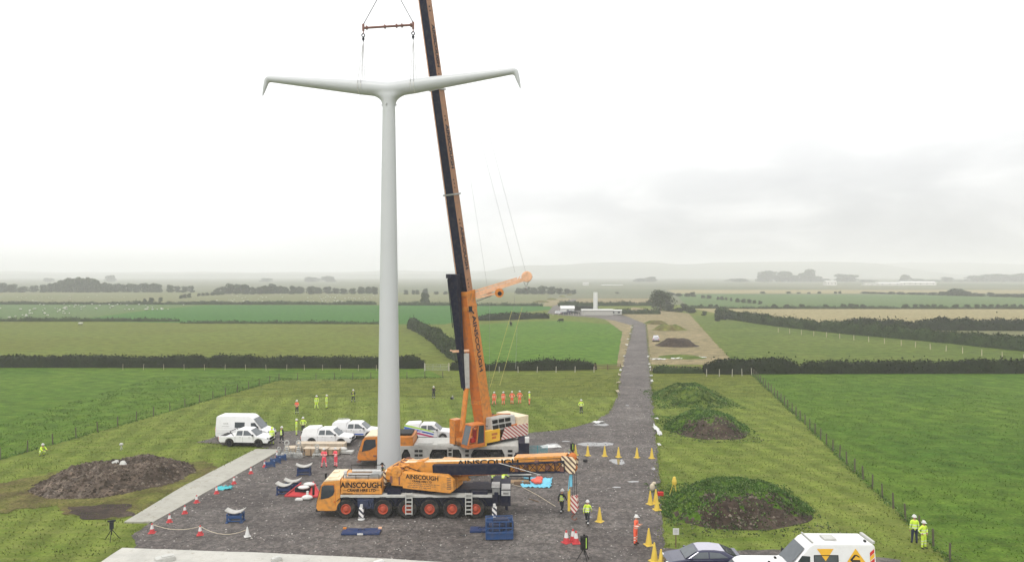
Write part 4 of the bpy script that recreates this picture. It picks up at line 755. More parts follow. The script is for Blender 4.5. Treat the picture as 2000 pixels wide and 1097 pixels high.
mb = MB(); t0 = tipw+Vector((-.32,-.1,-.2)); mb.path([t0, Vector((t0.x-.05,t0.y,3.5)), Vector((t0.x-.12,t0.y-.05,2.6))], .03); mb.box(t0.x-.02,t0.x+.16,t0.y-.05,t0.y+.05,2.9,3.75); tag(mb.build('tag_line_bag', 'light_blue'), 'light blue strap and bag hanging beside the striped hook block', 'strap')
mb = MB(); mb.box(t0.x-.16,t0.x+.02,t0.y-.02,t0.y+.06,1.15,2.7); tag(mb.build('webbing_sling', 'cone_yellow', bevel=.01), 'yellow webbing sling hanging beside the striped hook block', 'sling')
# ---------------------------------------------------------------- rear crane
c2 = thing('mobile_crane', 'orange and grey mobile crane with its long boom raised, holding the pylon', 'mobile crane', (-14.4,68.1,GZ))
cb = MB(); cb.prism([(.15,.62),(.0,.85),(.05,1.2),(.5,2.55),(.72,2.82),(2.0,2.88),(2.0,.95),(1.7,.62)], -1.45, 1.45); cab2 = cb.build('cab', 'orange', c2, bevel=.06)
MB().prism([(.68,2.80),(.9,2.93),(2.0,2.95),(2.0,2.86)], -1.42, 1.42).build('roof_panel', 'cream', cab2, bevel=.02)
for s in (-1,1):
    MB().prism([(.42,1.45),(.66,2.45),(.85,2.6),(1.7,2.6),(1.75,1.95),(1.2,1.62)], s*1.455-.012, s*1.455+.012).build('side_window', 'glass', cab2)
o = MB().prism([(.06,1.22),(.47,2.48),(.49,2.48),(.08,1.22)], -1.3, 1.3).build('windscreen', 'glass', cab2); o.location.x = -.02
MB().box(-.05,.3,-1.42,1.42,.42,.62).box(1.5,1.8,-1.5,-1.46,1.0,1.15).build('bumper', 'rust', cab2, bevel=.02)
MB().box(2.05,5.2,-1.46,1.46,1.9,2.85).build('engine_housing', 'orange', c2, bevel=.05)
MB().box(2.3,5.0,-1.0,1.0,2.87,3.05).build('engine_grille', 'black', c2, bevel=.02)
def arch(x0, x1, zt=1.68): return [(x0,.35),(x0+.05,1.2),(x0+.3,zt),(x1-.3,zt),(x1-.05,1.2),(x1,.35)]
ops = [(2.1,3.7),(4.1,5.0),(6.7,9.75),(10.55,13.75)]; prof = [(1.9,.45)]
for a, b in ops: prof += arch(a, b)
prof += [(14.6,.45),(14.6,1.15),(15.0,1.5),(15.0,2.0),(1.9,2.0)]
for s in (-1,1):
    MB().prism(prof, *((-1.52,-1.40) if s < 0 else (1.40,1.52))).build('side_skirt', 'grey_paint', c2, bevel=.02)
MB().box(2.0,15.0,-1.395,1.395,1.72,1.98).box(5.3,9.0,-1.48,1.48,2.0,2.12).box(5.6,7.0,-1.3,-.6,2.12,2.22).box(7.4,8.6,-1.3,-.5,2.12,2.20).build('deck', 'pale_grey', c2, bevel=.02)
mb = MB(); mb.box(2.2,14.9,-.9,.9,.8,1.7); mb.build('chassis', 'black', c2)
mb = MB()
for x in (5.35,5.75,8.6,10.05,14.0,14.1):
    for z in (.75,1.15,1.55): mb.box(x,x+.35,-1.535,-1.52,z-.12,z+.10)
mb.build('step_recess', 'black', c2)
for x in (3.0,4.6,7.6,9.0,11.4,13.0):
    for s in (-1,1): wheel(c2, (x,s*1.15,.71), .71, .46, 'cloth_dark', .55, s)
for x in (7.6,9.0,11.4,13.0):
    mb = MB()
    for a in range(8):
        t0, t1 = R(10+a*20), R(10+(a+1)*20); r0 = .82; p = [(x+r0*math.cos(t), .71+r0*math.sin(t)) for t in (t0,t1)]; q = [(x+(r0+.04)*math.cos(t), .71+(r0+.04)*math.sin(t)) for t in (t0,t1)]
        mb.prism([p[0],p[1],q[1],q[0]], -1.39, -.9)
    mb.build('mudguard', 'black', c2)
ladder(c2, 8.45, 8.85, -1.58, .5, 2.0, 'grey_paint', 4)
MB().box(15.0,16.0,-1.5,1.5,1.2,2.25).box(14.7,15.4,-1.55,-1.4,.7,1.4).build('rear_outrigger_box', 'navy', c2, bevel=.03)
MB().box(15.6,16.0,-1.5,-.9,2.27,2.75).build('locker_lid', 'white_mat', c2, bevel=.02)
for x in (2.6, 15.3):
    for y in (-2.6, 2.6):
        MB().box(x-.2,x+.2,min(y,0),max(y,0),1.0,1.3).build('outrigger_beam', 'navy_mid', c2); MB().tube((x,y,.2),(x,y,1.4),.12,.12,10).lathe((x,y,.1),(0,0,1),[(0,0),(.3,0),(.3,.06),(.1,.1)],12).build('outrigger_jack', 'steel', c2)
TW = Vector((-3.0,68.0,0)); uu = Vector((-.747,-.664,0)); ll = Vector((.664,-.747,0))
T2 = Matrix.Translation(-Vector(c2.location)) @ frame(uu, ll*-1 if False else Vector((0,0,1)).cross(uu), TW)
# local: x forward, y = left of travel (faces the camera), z up
def up2(name, mats, fn, parent=None, **k):
    mb = MB(); mb.M = T2.copy(); fn(mb); return mb.build(name, mats, parent or c2, **k)
up2('turntable', 'black', lambda b: (b.lathe((0,0,2.0),(0,0,1),[(0,0),(1.3,0),(1.3,.3),(0,.3)],28), b.box(-3.4,2.6,-1.35,1.35,2.22,2.5)))
cc = up2('crane_cab', 'orange_dark', lambda b: (b.box(1.15,3.1,1.0,2.1,2.3,2.6), [b.tube(p, q, .07, .07, 6) for p, q in (((1.2,2.05,2.6),(1.2,2.05,4.25)),((3.1,2.05,2.6),(2.6,2.05,4.3)),((3.1,1.05,2.6),(2.6,1.05,4.3)),((1.2,1.05,2.6),(1.2,1.05,4.25)),((1.2,2.05,4.25),(2.6,2.05,4.3)),((2.6,2.05,4.3),(2.6,1.05,4.3)),((2.1,2.05,2.6),(1.9,2.05,4.27)))], b.box(1.15,2.65,1.0,2.1,4.28,4.36)))
up2('cab_glass', 'glass_pale', lambda b: (b.add([(3.12,1.05,2.6),(3.12,2.05,2.6),(2.62,2.05,4.3),(2.62,1.05,4.3)], [(0,1,2,3)])), cc)
up2('cab_glass', 'glass', lambda b: (b.add([(1.2,2.07,2.6),(2.05,2.07,2.6),(1.88,2.07,4.2),(1.2,2.07,4.2)], [(0,1,2,3)]), b.add([(1.18,1.05,2.6),(1.18,2.05,2.6),(1.18,2.05,4.2),(1.18,1.05,4.2)], [(0,1,2,3)])), cc)
up2('seat', 'red', lambda b: (b.box(2.0,2.5,1.35,1.8,2.7,3.1), b.box(1.9,2.05,1.35,1.8,3.0,3.8)), cc, bevel=.04)
sp = up2('side_panel', 'gold', lambda b: (b.box(-1.1,1.15,1.2,1.6,2.32,3.45), b.box(.6,1.5,1.3,1.7,2.1,2.9)), bevel=.03)
up2('panel_marks', 'orange_dark', lambda b: [b.box(x,x+w,1.60,1.607,z,z+h_) for x, w, z, h_ in ((.75,.15,2.5,.15),(.75,.15,2.78,.15),(.75,.15,3.06,.15),(-.75,.7,2.95,.22),(-.6,.5,2.62,.22))], sp)
def engf(b): b.box(-3.2,-.2,.5,1.5,3.3,4.45,0,(-3.2,-.3,.45,1.3))
eg = up2('ventilated_cover', 'grey_paint', engf, bevel=.04)
up2('vent', 'black', lambda b: [b.box(x,x+.62,1.38-.1*k,1.56-.13*k,3.5+.48*k,3.82+.48*k) for x in (-.95,-1.75,-2.55) for k in (0,1)], eg)
up2('machinery_deck', 'orange_dark', lambda b: (b.box(-3.0,.6,-1.4,.45,2.5,3.4), b.path([(-.3,1.0,4.6),(-1.6,1.0,4.7),(-3.0,.9,4.5)], .06), b.box(-3.6,-2.2,1.22,1.52,3.2,3.6)), bevel=.03)
up2('winch_drum', 'rust', lambda b: b.lathe((-2.4,-1.2,3.7),(0,1,0),[(0,0),(.6,0),(.6,.1),(.42,.1),(.42,1.3),(.6,1.3),(.6,1.4),(0,1.4)],20))
up2('counterweight', 'cream', lambda b: (b.box(-4.75,-3.35,-1.6,1.6,2.4,4.25), b.box(-3.36,-2.9,-1.5,1.55,2.35,3.3)), bevel=.04)
up2('hydraulic_hoses', 'black', lambda b: [b.path([(1.6,y,2.9),(1.2,y+.1,3.6),(.4,y,3.9),(-.4,y,3.6)], .03, 5) for y in (-.2,.0,.25,.8)])
cwp = up2('hazard_panel', 'haz_red', lambda b: (b.box(-4.6,-1.15,1.62,1.66,2.38,3.5,0,(-4.6,-1.7,1.62,1.66)))); 
up2('front_frame', 'orange', lambda b: (b.box(1.8,2.7,-1.25,-.45,2.2,4.45), b.box(1.0,2.6,-.4,.7,2.2,2.8), b.box(2.1,2.3,-1.26,-1.25,4.0,4.2)), bevel=.04)
Fb = Vector((-2.55,68.6,2.6)); Tb = Vector((-10.45,62.0,62.6)); ax = (Tb-Fb).normalized(); sd = Vector((.88,-.47,0)); sd = (sd-ax*sd.dot(ax)).normalized(); nn = ax.cross(sd)
O2 = -Vector(c2.location)
def bp(t): return Fb+(Tb-Fb)*t+O2
def tz(pyx):          # parameter along the boom where it crosses image row pyx
    lo, hi = 0., 1.
    for _ in range(40):
        m_ = (lo+hi)/2; p = Fb+(Tb-Fb)*m_; (lo, hi) = (m_, hi) if HY-(p.z-H)*F/p.y > pyx else (lo, m_)
    return lo
t1, t2, t3, t4 = tz(572), tz(380), tz(176), tz(-40)
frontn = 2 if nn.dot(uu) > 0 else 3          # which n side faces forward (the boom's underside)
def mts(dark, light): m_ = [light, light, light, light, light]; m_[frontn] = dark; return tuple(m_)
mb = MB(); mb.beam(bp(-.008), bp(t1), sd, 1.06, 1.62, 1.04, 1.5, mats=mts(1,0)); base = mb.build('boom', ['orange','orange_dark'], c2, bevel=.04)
for t, w in ((t1,1.14),(t1*.9,1.1),(t1*.25,1.13)): MB().beam(bp(t-.003), bp(t+.003), sd, w, w+.5).build('boom_collar', 'orange', c2, bevel=.02)
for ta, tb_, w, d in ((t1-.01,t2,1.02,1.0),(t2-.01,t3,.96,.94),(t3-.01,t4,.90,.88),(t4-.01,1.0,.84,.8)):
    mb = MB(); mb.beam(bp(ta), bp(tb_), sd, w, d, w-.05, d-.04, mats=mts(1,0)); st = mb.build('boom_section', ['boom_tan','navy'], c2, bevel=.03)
    off = nn*(.5*d+.03)*(1 if frontn == 2 else -1)
    mb = MB(); mb.path([bp(ta)+off-sd*(w*.40), bp(tb_)+off-sd*(w*.38)], .035, 6); mb.build('rail', 'peach', st)
    mb = MB(); 
    for k in range(5): p = bp(ta+(tb_-ta)*(.12+.035*k+(.5 if k > 2 else 0)))+sd*(w/2)+off*.2; mb.tube(p-sd*.03, p+sd*.02, .07, .07, 8)
    mb.build('pin_hole', 'black', st)
for t, w in ((t2,1.24),(t3,1.16),(t4,1.08)): MB().beam(bp(t-.0012), bp(t+.0012), sd, w, w-.08).build('section_collar', 'steel', c2, bevel=.01)
sgn = 1 if frontn == 2 else -1
def btext(t, size, d, mat='black', sc=1.0):
    p = bp(t)+sd*(d[0]/2+.012)+nn*d[1]; m_ = frame(-ax, sd.cross(-ax), p)
    o = text_mesh('lettering', 'AINSCOUGH', size, mat, base, m_, .02); o.scale = (sc,1,1); return o
btext((tz(620)+tz(722))/2, .84, (1.05,0), 'navy', 1.1)
btext((tz(255)+tz(322))/2, .62, (.96,0), 'navy', 1.1); btext((tz(450)+tz(520))/2, .62, (1.02,0), 'navy', 1.1); btext((tz(65)+tz(120))/2, .58, (.92,0), 'navy', 1.1)
mb = MB(); e = bp(1.0); mb.beam(bp(.99), bp(1.012), sd, .8, 1.5); mb.lathe(e+uu*.9, ll, [(0,-.3),(.4,-.3),(.4,.3),(0,.3)], 18); mb.build('boom_head', 'orange', c2, bevel=.02)
# luffing cylinder in front of the boom base
lo_ = P(902,842,66.4)+O2; md = P(911,757,66.9)+O2; hi_ = P(913,672,67.4)+O2
MB().tube(lo_, md, .24, .24, 16).build('luffing_cylinder', 'orange', c2); MB().tube(md, hi_, .15, .15, 12).build('luffing_rod', 'steel', c2)
# dark jib hanging down along the boom
ja, jc = P(886,536,65.9)+O2, P(905.5,757,66.7)+O2
mb = MB(); mb.beam(ja, jc, sd, .95, .7, .34, .34); mb.beam(ja+Vector((-.25,0,.05)), ja+Vector((-.25,0,-.35)), sd, .5, .9); mb.tube(jc, jc+Vector((.02,0,-.25)), .12, .05, 8)
mb.tube(P(874,545,65.7)+O2, P(884,640,66)+O2, .04, .04, 6); mb.build('fly_jib', 'navy', c2, bevel=.03)
mb = MB(); mb.beam(P(884,686,66.0)+O2, P(916,684,66.8)+O2, (0,1,0), .14, .2); mb.tube(P(879,684,66.2)+O2, P(900,688,66.4)+O2, .07, .07, 6); mb.build('jib_bracket', 'peach', c2)
mb = MB(); mb.beam(P(911,690,66.6)+O2, P(912,757,66.8)+O2, (0,1,0), .3, .5); mb.build('guide_rail', 'grey_paint', c2)
# pale guy arms with sheave and winch drum
q = lambda x, y, d=0: P(x, y, 68.3+d)+O2
mb = MB()
for d in (-.5, .5):
    mb.beam(q(924,577,d), q(1030,543,d), (0,1,0), .16, .46, .16, .36); mb.beam(q(926,568,d), q(1010,543,d), (0,1,0), .12, .16); mb.beam(q(930,582,d), q(972,572,d), (0,1,0), .12, .18)
    for k in range(7): x = 932+k*13; mb.tube(q(x,575-(x-924)*.32,d), q(x+6,568-(x-924)*.33,d), .05, .05, 5)
for k in range(6): x = 930+k*18; mb.tube(q(x,576-(x-924)*.32,-.5), q(x,576-(x-924)*.32,.5), .06, .06, 6)
mb.box(*(lambda v: (v.x-.5,v.x+.5,v.y-.4,v.y+.4,v.z-.15,v.z+.2))(q(950,571))); mb.build('guy_arm', 'peach', c2, bevel=.015)
for d in (-.6, .5): pp = q(1029,540,d); MB().lathe(pp, (0,1,0), [(0,0),(.46,0),(.52,.05),(.44,.07),(.52,.09),(.46,.14),(0,.14)], 20).build('guy_sheave', 'peach', c2)
MB().lathe(q(975,572,-.7), (0,1,0), [(0,0),(.42,0),(.42,.1),(.26,.1),(.26,1.2),(.42,1.2),(.42,1.3),(0,1.3)], 20).build('guy_winch', 'orange', c2)
mb = MB(); mb.lathe(q(976,573,-.75), (0,1,0), [(0,0),(.2,0),(.2,.05),(0,.05)], 14); mb.box(*(lambda v: (v.x-.3,v.x+.1,v.y-.3,v.y+.3,v.z-.25,v.z+.25))(q(920,603,-1.6))); mb.tube(q(908,590,-1.5), q(926,612,-1.5), .06, .06, 6); mb.build('valve_block', 'cloth_dark', c2)
mb = MB(); mb.tube(q(926,590,-.4), q(960,577,-.4), .05, .05, 6); mb.tube(q(1022,548,-.5), q(1027,560,-.4), .03, .03, 5); mb.tube(q(1034,545,-.5), q(1028,560,-.4), .03, .03, 5); mb.ball(q(1028,563,-.4), (.12,.1,.16)); mb.tube(q(1036,541,-.3), q(1040,540,-.3), .08, .08, 6); mb.build('support_strut', 'steel', c2)
# guy ropes and lines
def rope(a, b, r, label, mat='steel'): return tag(MB().path([a, b], r, 5).build('guy_rope', mat), label, 'rope')
far = Fb+(Tb-Fb)*.96
wz = Vector((0,0,0))
rope(P(1006,532,68), P(868,0,64)+(P(868,0,64)-P(1006,532,68))*.25, .011, 'thin guy rope from the middle of the guy arm up past the raised boom')
rope(P(1028,536,68), P(886,0,64)+(P(886,0,64)-P(1028,536,68))*.25, .011, 'thin guy rope from the tip of the guy arm up past the raised boom')
rope(P(953,568,68), P(919,350,66.5), .009, 'faint thin rope rising from the root of the guy arm')
rope(P(1007,566,68), P(1003,606,68), .016, 'short dark line hanging below the guy arm')
rope(P(1000,606,67.9), P(957,756,68.2), .02, 'long yellow rope slanting from the guy arm towards the crane cab, left of the pair', 'rope_yellow')
rope(P(1020,600,67.9), P(976,752,68.2), .02, 'long yellow rope slanting from the guy arm towards the crane cab, right of the pair', 'rope_yellow')
rope(P(1010,636,67.9), P(1007,720,68.2), .014, 'thin hanging line beside the pair of yellow ropes')
rope(P(957,566,68), P(955,790,68.6), .012, 'faint vertical line hanging from the root of the guy arm')
mb = MB(); hw = W @ hook
for dx in (-.2,.2): mb.path([Tb+uu*.9+Vector((dx,0,-.3)), hw+Vector((dx,0,1.3))], .025, 5)
tag(mb.build('hoist_rope', 'steel'), 'hoist ropes from the raised boom tip above the photo', 'rope')
h2 = thing('hook_block', 'large hook block above the spreader beam, above the top of the photo', 'hook block', hw)
MB().box(-.4,.4,-.25,.25,.5,1.5).build('side_plates', 'haz_red', h2, bevel=.05); MB().tube((0,0,.5),(0,0,.2),.1,.1,8).path([(0,0,.2),(-.2,0,.1),(-.2,0,-.1),(0,0,-.2),(.2,0,-.1)], .06, 8).build('hook', 'rust', h2)
# ---------------------------------------------------------------- road vehicles
def car_wheels(o, xs, y, r, w, rimm):
    for x in xs:
        for s in (-1,1): wheel(o, (x,s*y,r), r, w, rimm, .62, s)
def arc(cx, r, z0, n=8):   # wheel arch from front to back going up over
    a0 = math.asin(min(1, z0/r)); return [(cx+r*math.cos(t), r*.95+r*math.sin(t)) for t in [math.pi*k/n for k in range(n, -1, -1)]]
def archpts(cx, wr, z0):
    r = wr+.09; s = math.asin((z0-wr)/r) if z0 < wr+r else 0; return [(cx+r*math.cos(t), wr+r*math.sin(t)) for t in [math.pi-s+(2*s-math.pi)*k/9 for k in range(10)]]
def pickup(name, loc, yaw, label, body='white', canopy=True, stripe=None, rail=False, openbed=False):
    o = thing(name, label, 'pickup truck', loc, yaw); z0 = .42; w = .92
    low = [(-2.68,.55),(-2.70,1.06),(-.95,1.10),(1.30,1.12),(2.30,1.02),(2.58,.88),(2.66,.60),(2.60,z0)]+archpts(1.62,.39,z0)[::-1]+archpts(-1.52,.39,z0)[::-1]+[(-2.5,z0)]
    bd = MB().prism(low, -w, w).build('body', body, o, bevel=.05)
    yf = lambda z: w-.02-max(0, z-1.08)*.24
    cabp = [(-.98,1.08),(-.86,1.62),(-.70,1.78),(.42,1.80),(.62,1.74),(1.36,1.10)]; cbn = MB().taper(cabp, yf).build('cab', body, o, bevel=.05)
    def win(poly, nm='window', mt='glass_pale'):
        for s in (-1,1):
            mb = MB(); mb.add([(x, s*(yf(z)+.012), z) for x, z in poly], [tuple(range(len(poly)))]); mb.build(nm, mt, cbn)
    win([(-.78,1.18),(-.70,1.62),(-.12,1.66),(-.12,1.18)]); win([(-.02,1.18),(-.02,1.66),(.40,1.66),(1.02,1.20)])
    MB().add([(1.34,-.78,1.14),(1.34,.78,1.14),(.68,.66,1.72),(.68,-.66,1.72)], [(0,1,2,3)]).build('windscreen', 'glass_pale', cbn).location.x = .025
    if canopy:
        cy = MB().taper([(-2.66,1.07),(-2.50,1.70),(-2.36,1.82),(-1.02,1.90),(-.90,1.84),(-.96,1.07)], yf).build('canopy', body, o, bevel=.05)
        MB().add([(-2.66,-.6,1.2),(-2.66,.6,1.2),(-2.54,.55,1.62),(-2.54,-.55,1.62)], [(0,1,2,3)]).build('rear_window', 'glass', cy).location.x = -.03
    elif openbed:
        MB().box(-2.58,-1.05,-.8,.8,1.062,1.078).build('bed', 'black', o); mb = MB(); mb.path([(-1.1,-.8,1.1),(-1.5,-.8,1.55),(-1.5,.8,1.55),(-1.1,.8,1.1)], .035); mb.build('roll_bar', 'black', o)
    MB().box(2.56,2.72,-.85,.85,.42,.62).box(2.6,2.7,-.45,.45,.68,.92).build('front_bumper', 'black', o, bevel=.03)
    MB().box(-2.84,-2.66,-.8,.8,.5,.66).build('rear_bumper', 'black', o, bevel=.02)
    MB().box(-1.0,1.05,-.97,-.88,.40,.46).box(-1.0,1.05,.88,.97,.40,.46).build('side_step', 'black', o)
    for s in (-1,1):
        MB().box(2.42,2.60,s*.75-.14,s*.75+.14,.80,.94).build('headlight', 'glass_pale', o, bevel=.02); MB().box(.95,1.1,s*1.0-.09,s*1.0+.09,1.15,1.32).build('mirror', 'black', o, bevel=.02); MB().box(-2.72,-2.68,s*.84-.06,s*.84+.06,.72,1.0).build('tail_light', 'red', o)
        mb = MB(); 
        for x in (-.42,.55): mb.box(x,x+.16,s*.925-.012,s*.925+.012,.98,1.02)
        mb.build('door_handle', 'black' if stripe else 'steel', o)
    mb = MB()
    for s in (-1,1):
        for x in (-.90,-.07,1.06): mb.box(x-.006,x+.006,s*.9225-.002,s*.9225+.002,.5,1.07)
    mb.build('door_seams', 'cloth_dark', o)
    car_wheels(o, (1.62,-1.52), .80, .39, .27, 'steel' if stripe == 'swoosh' else 'cloth_dark')
    if stripe == 'blue':
        for s in (-1,1): MB().prism([(-2.2,.52),(-2.1,.66),(1.0,.66),(1.0,.52)], s*.926-.004, s*.926+.004).build('blue_band', 'royal', o)
    if stripe == 'swoosh':
        for s in (-1,1):
            for nm, mt, zz, hh in (('plum_band','plum',-.04,.24),('blue_band','royal',.28,.24),('green_band','lime',.58,.2)):
                pts = []; 
                for k in range(13): x = -2.55+k*(3.2/12); z = 1.02+zz*.9-.60*(k/12)**1.15; pts.append((x, z, hh*(1-.4*k/12)))
                for clipz, plane in ((1.07, 0), (9, 1)):
                    mb = MB()
                    for (x, z, h_), (x2, z2, h2_) in zip(pts, pts[1:]):
                        if (max(z, z2)+hh > 1.07) == bool(plane): mb.add([(x,s*(yf(z)+.022 if plane else .928),z),(x2,s*(yf(z2)+.022 if plane else .928),z2),(x2,s*(yf(z2+h2_)+.022 if plane else .928),z2+h2_),(x,s*(yf(z+h_)+.022 if plane else .928),z+h_)], [(0,1,2,3)])
                    if mb.f: mb.build(nm, mt, o)
    if rail: MB().path([(-2.3,-.62,1.95),(-1.1,-.62,2.0)], .025).path([(-2.3,.62,1.95),(-1.1,.62,2.0)], .025).build('roof_rail', 'steel', o)
    return o
def van(name, loc, yaw, label, L_=6.0, top=2.55, kind=0):
    o = thing(name, label, 'van', loc, yaw); z0 = .40; w = 1.0; h = L_/2
    low = [(-h,.48),(-h-.01,1.30),(h-1.05,1.30),(h-.38,1.10),(h-.08,.90),(h,.55),(h-.05,z0)]+archpts(h-.95,.36,z0)[::-1]+archpts(-h+1.25,.36,z0)[::-1]+[(-h+.1,z0)]
    MB().prism(low, -w, w).build('body', 'white', o, bevel=.06)
    yf = lambda z: w-.01-max(0, z-1.28)*.10
    upn = MB().taper([(-h+.0,1.28),(-h+.05,top-.15),(-h+.2,top),(h-2.35,top+.02),(h-2.05,top-.12),(h-.98,1.28)], yf).build('upper_body', 'white', o, bevel=.07)
    def pane(poly, nm='window', mt='glass', par=upn):
        for s in (-1,1): MB().add([(x, s*(yf(z)+.012), z) for x, z in poly], [tuple(range(len(poly)))]).build(nm, mt, par)
    pane([(h-2.05,1.36),(h-2.08,1.92),(h-1.62,1.96),(h-1.18,1.38)])
    MB().add([(h-.98,-.84,1.34),(h-.98,.84,1.34),(h-1.86,.76,top-.28),(h-1.86,-.76,top-.28)], [(0,1,2,3)]).build('windscreen', 'glass_pale', upn).location.x = .05
    for s in (-1,1):
        MB().box(h-.30,h-.08,s*.78-.16,s*.78+.16,.84,1.02).build('headlight', 'glass_pale', o, bevel=.03); MB().box(h-1.35,h-1.2,s*1.12-.1,s*1.12+.1,1.32,1.62).build('mirror', 'black', o, bevel=.03)
        MB().box(-h-.03,-h,s*.9-.06,s*.9+.06,.9,1.4).build('tail_light', 'red', o)
        mb = MB()
        for x in (h-1.2,h-2.15,h-3.4): mb.box(x-.007,x+.007,s*1.002-.003,s*1.002+.003,.5,1.28)
        mb.box(-h+.2,h-1.2,s*1.002-.003,s*1.002+.003,.74,.76); mb.build('door_seams', 'steel', o)
    MB().box(h-.1,h+.04,-.9,.9,.38,.62).box(-h-.1,-h,-.9,.9,.38,.55).build('bumper', 'black', o, bevel=.03)
    car_wheels(o, (h-.95,-h+1.25), .86, .36, .25, 'steel')
    if kind == 0:
        pane([(-h+2.15,1.40),(-h+2.15,1.98),(-h+2.95+.3,1.98),(-h+2.95+.3,1.40)]) 
        MB().box(-h+1.5,-h+2.3,-1.012,-1.002,.55,.75).build('lower_trim', 'black', o)
        text_mesh('lettering', 'VGB', .30, 'steel', upn, frame((1,0,0),(0,-.10,1),(-h+1.15,-.945,1.78)), .0); mb = MB()
        for k in range(7): mb.box(-h+.75+.12*k,-h+.83+.12*k,-.984,-.972,1.52,1.56)
        mb.build('print_line', 'steel', upn)
    return o
v = [None]*9
def gz(p): p.z = GZ; return p
van('panel_van', gz(G(481,857)), R(-4), 'white high-roofed panel van at the back left of the parked vehicles', 6.0, 2.62)
pickup('pickup_truck', gz(G(483,869)), R(-5), 'white open-backed pickup parked in front of the high-roofed white van', canopy=False, openbed=True)
pickup('pickup_truck', gz(G(642,868)), R(-5), 'plain white pickup with a canopy, in front of the one with a blue band')
pickup('pickup_truck', gz(G(697,855)), R(-4), 'white canopied pickup with a low blue band, half hidden behind the pylon', stripe='blue', rail=True)
pickup('pickup_truck', gz(G(838,858)), R(-3), 'white pickup with plum, blue and green swooshes, right of the pylon', stripe='swoosh')
# large van at the lower right
Yv = 41.7; vb = van('panel_van', (((1611-1000)*40.8/F), Yv, GZ), R(180), 'white high-roofed van with orange triangles and red hazard chevrons, lower right', 5.85, 2.6, 1); h = 3.05
yfv = lambda z: 1.0-.01-max(0, z-1.28)*.10
ub = [c for c in kids(vb) if c.name.startswith('upper_body')][0]
def vpoly(pts, nm, mt, off): return MB().add([(x, (yfv(z)+off), z) for x, z in pts], [tuple(range(len(pts)))]).build(nm, mt, ub)
vpoly([(.45,2.34),(-.50,2.34),(-.02,1.66)], 'triangle_sign', 'gold', .016)
vpoly([(-1.75-.74,1.30),(-1.75+.74,1.30),(-1.75,2.36)], 'triangle_sign', 'gold', .016); 
mb = MB(); dk = lambda pts: mb.add([(x, yfv(z)+.024, z) for x, z in pts], [tuple(range(len(pts)))])
dk([(-1.66,2.02),(-1.80,2.02),(-1.52,1.70),(-1.40,1.74)]); dk([(-1.40,1.74),(-1.52,1.62),(-2.00,1.62),(-1.97,1.73)]); dk([(-1.80,2.02),(-1.66,2.02),(-1.93,1.86),(-1.97,1.90)]); mb.build('emblem', 'cloth_dark', ub)
mb = MB()
for k in range(9): mb.add([(x, yfv(z)+.024, z) for x, z in ((-1.4-.09*k,1.46),(-1.4-.09*k,1.51),(-1.46-.09*k,1.51),(-1.46-.09*k,1.46))], [(0,1,2,3)])
mb.build('print_line', 'rust', ub)
for z in (2.12,1.62,1.12):
    for dx, mt in ((0,'red'),(-.0,'gold')):
        a = -2.55; vpoly([(a,z-(.0 if mt == 'red' else .24)),(a-.26,z+.22-(.0 if mt == 'red' else .24)),(a-.26,z-.0-(.0 if mt == 'red' else .24)+.02),(a,z-.24-(.0 if mt == 'red' else .24)+.02)], 'chevron', mt, .016 if mt == 'red' else .013)
mb = MB()
for a, b in (((.62,1.44),(.62,1.98)),((-.74,1.44),(-.74,1.98)),((.62,1.98),(-.74,1.98)),((.62,1.44),(-.74,1.44))): mb.tube((a[0],yfv(a[1])+.012,a[1]),(b[0],yfv(b[1])+.012,b[1]),.022,.022,6)
mb.build('window_frame', 'black', ub); vpoly([(.60,1.46),(-.72,1.46),(-.72,1.96),(.60,1.96)], 'side_window', 'glass_pale', .008)
mb = MB(); mb.box(-.9,-.2,-.3,.4,2.64,2.74); mb.box(.6,.68,-.8,.8,2.63,2.72); mb.box(-2.9,-2.75,-.7,.8,2.6,2.74); mb.tube((-.3,.2,2.68),(-1.0,.6,2.68),.02,.02,5); mb.build('roof_vent', 'pale_grey', ub, bevel=.01).location.z = -.015
mb = MB(); mb.box(-2.5,-2.4,.45,.62,2.62,2.72); mb.build('roof_lamp', 'black', ub).location.z = -.015
# white low vehicle and dark car nearest the camera
pk = thing('estate_van', 'low white van roof at the bottom edge, between the dark car and the high van', 'van', ((1458-1000)*40.3/F+.1,39.9,GZ), R(180)); 
MB().prism([(-2.2,.45),(-2.2,1.12),(1.3,1.12),(2.2,.9),(2.25,.5)]+archpts(1.5,.33,.4)[::-1][:0], -.9, .9).build('body', 'white', pk, bevel=.06)
cbv = MB().taper([(-2.2,1.1),(-2.1,1.9),(-1.85,2.08),(.35,2.10),(.7,2.0),(1.6,1.1)], lambda z: .9-max(0, z-1.1)*.18).build('upper_body', 'white', pk, bevel=.12)
MB().add([(1.58,-.72,1.14),(1.58,.72,1.14),(.83,.62,1.9),(.83,-.62,1.9)], [(0,1,2,3)]).build('windscreen', 'glass', cbv).location.x = .03
for s in (-1,1): MB().add([(.7,s*.88,1.2),(1.2,s*.88,1.2),(.7,s*.79,1.68),(-.3,s*.79,1.68),(-.3,s*.88,1.2)], [(0,1,2,3,4)]).build('window', 'glass', cbv)
MB().box(-1.5,-1.38,-.3,-.12,2.08,2.17).box(-.95,-.83,.3,.45,2.08,2.16).build('roof_lamp', 'black', cbv, bevel=.02); car_wheels(pk, (1.5,-1.4), .78, .33, .22, 'steel')
cr = thing('car', 'dark navy car with a painted roof reflection at the bottom edge beside the gravel', 'car', ((1372-1000)*43.4/F,43.6,GZ), R(180)); w = .9
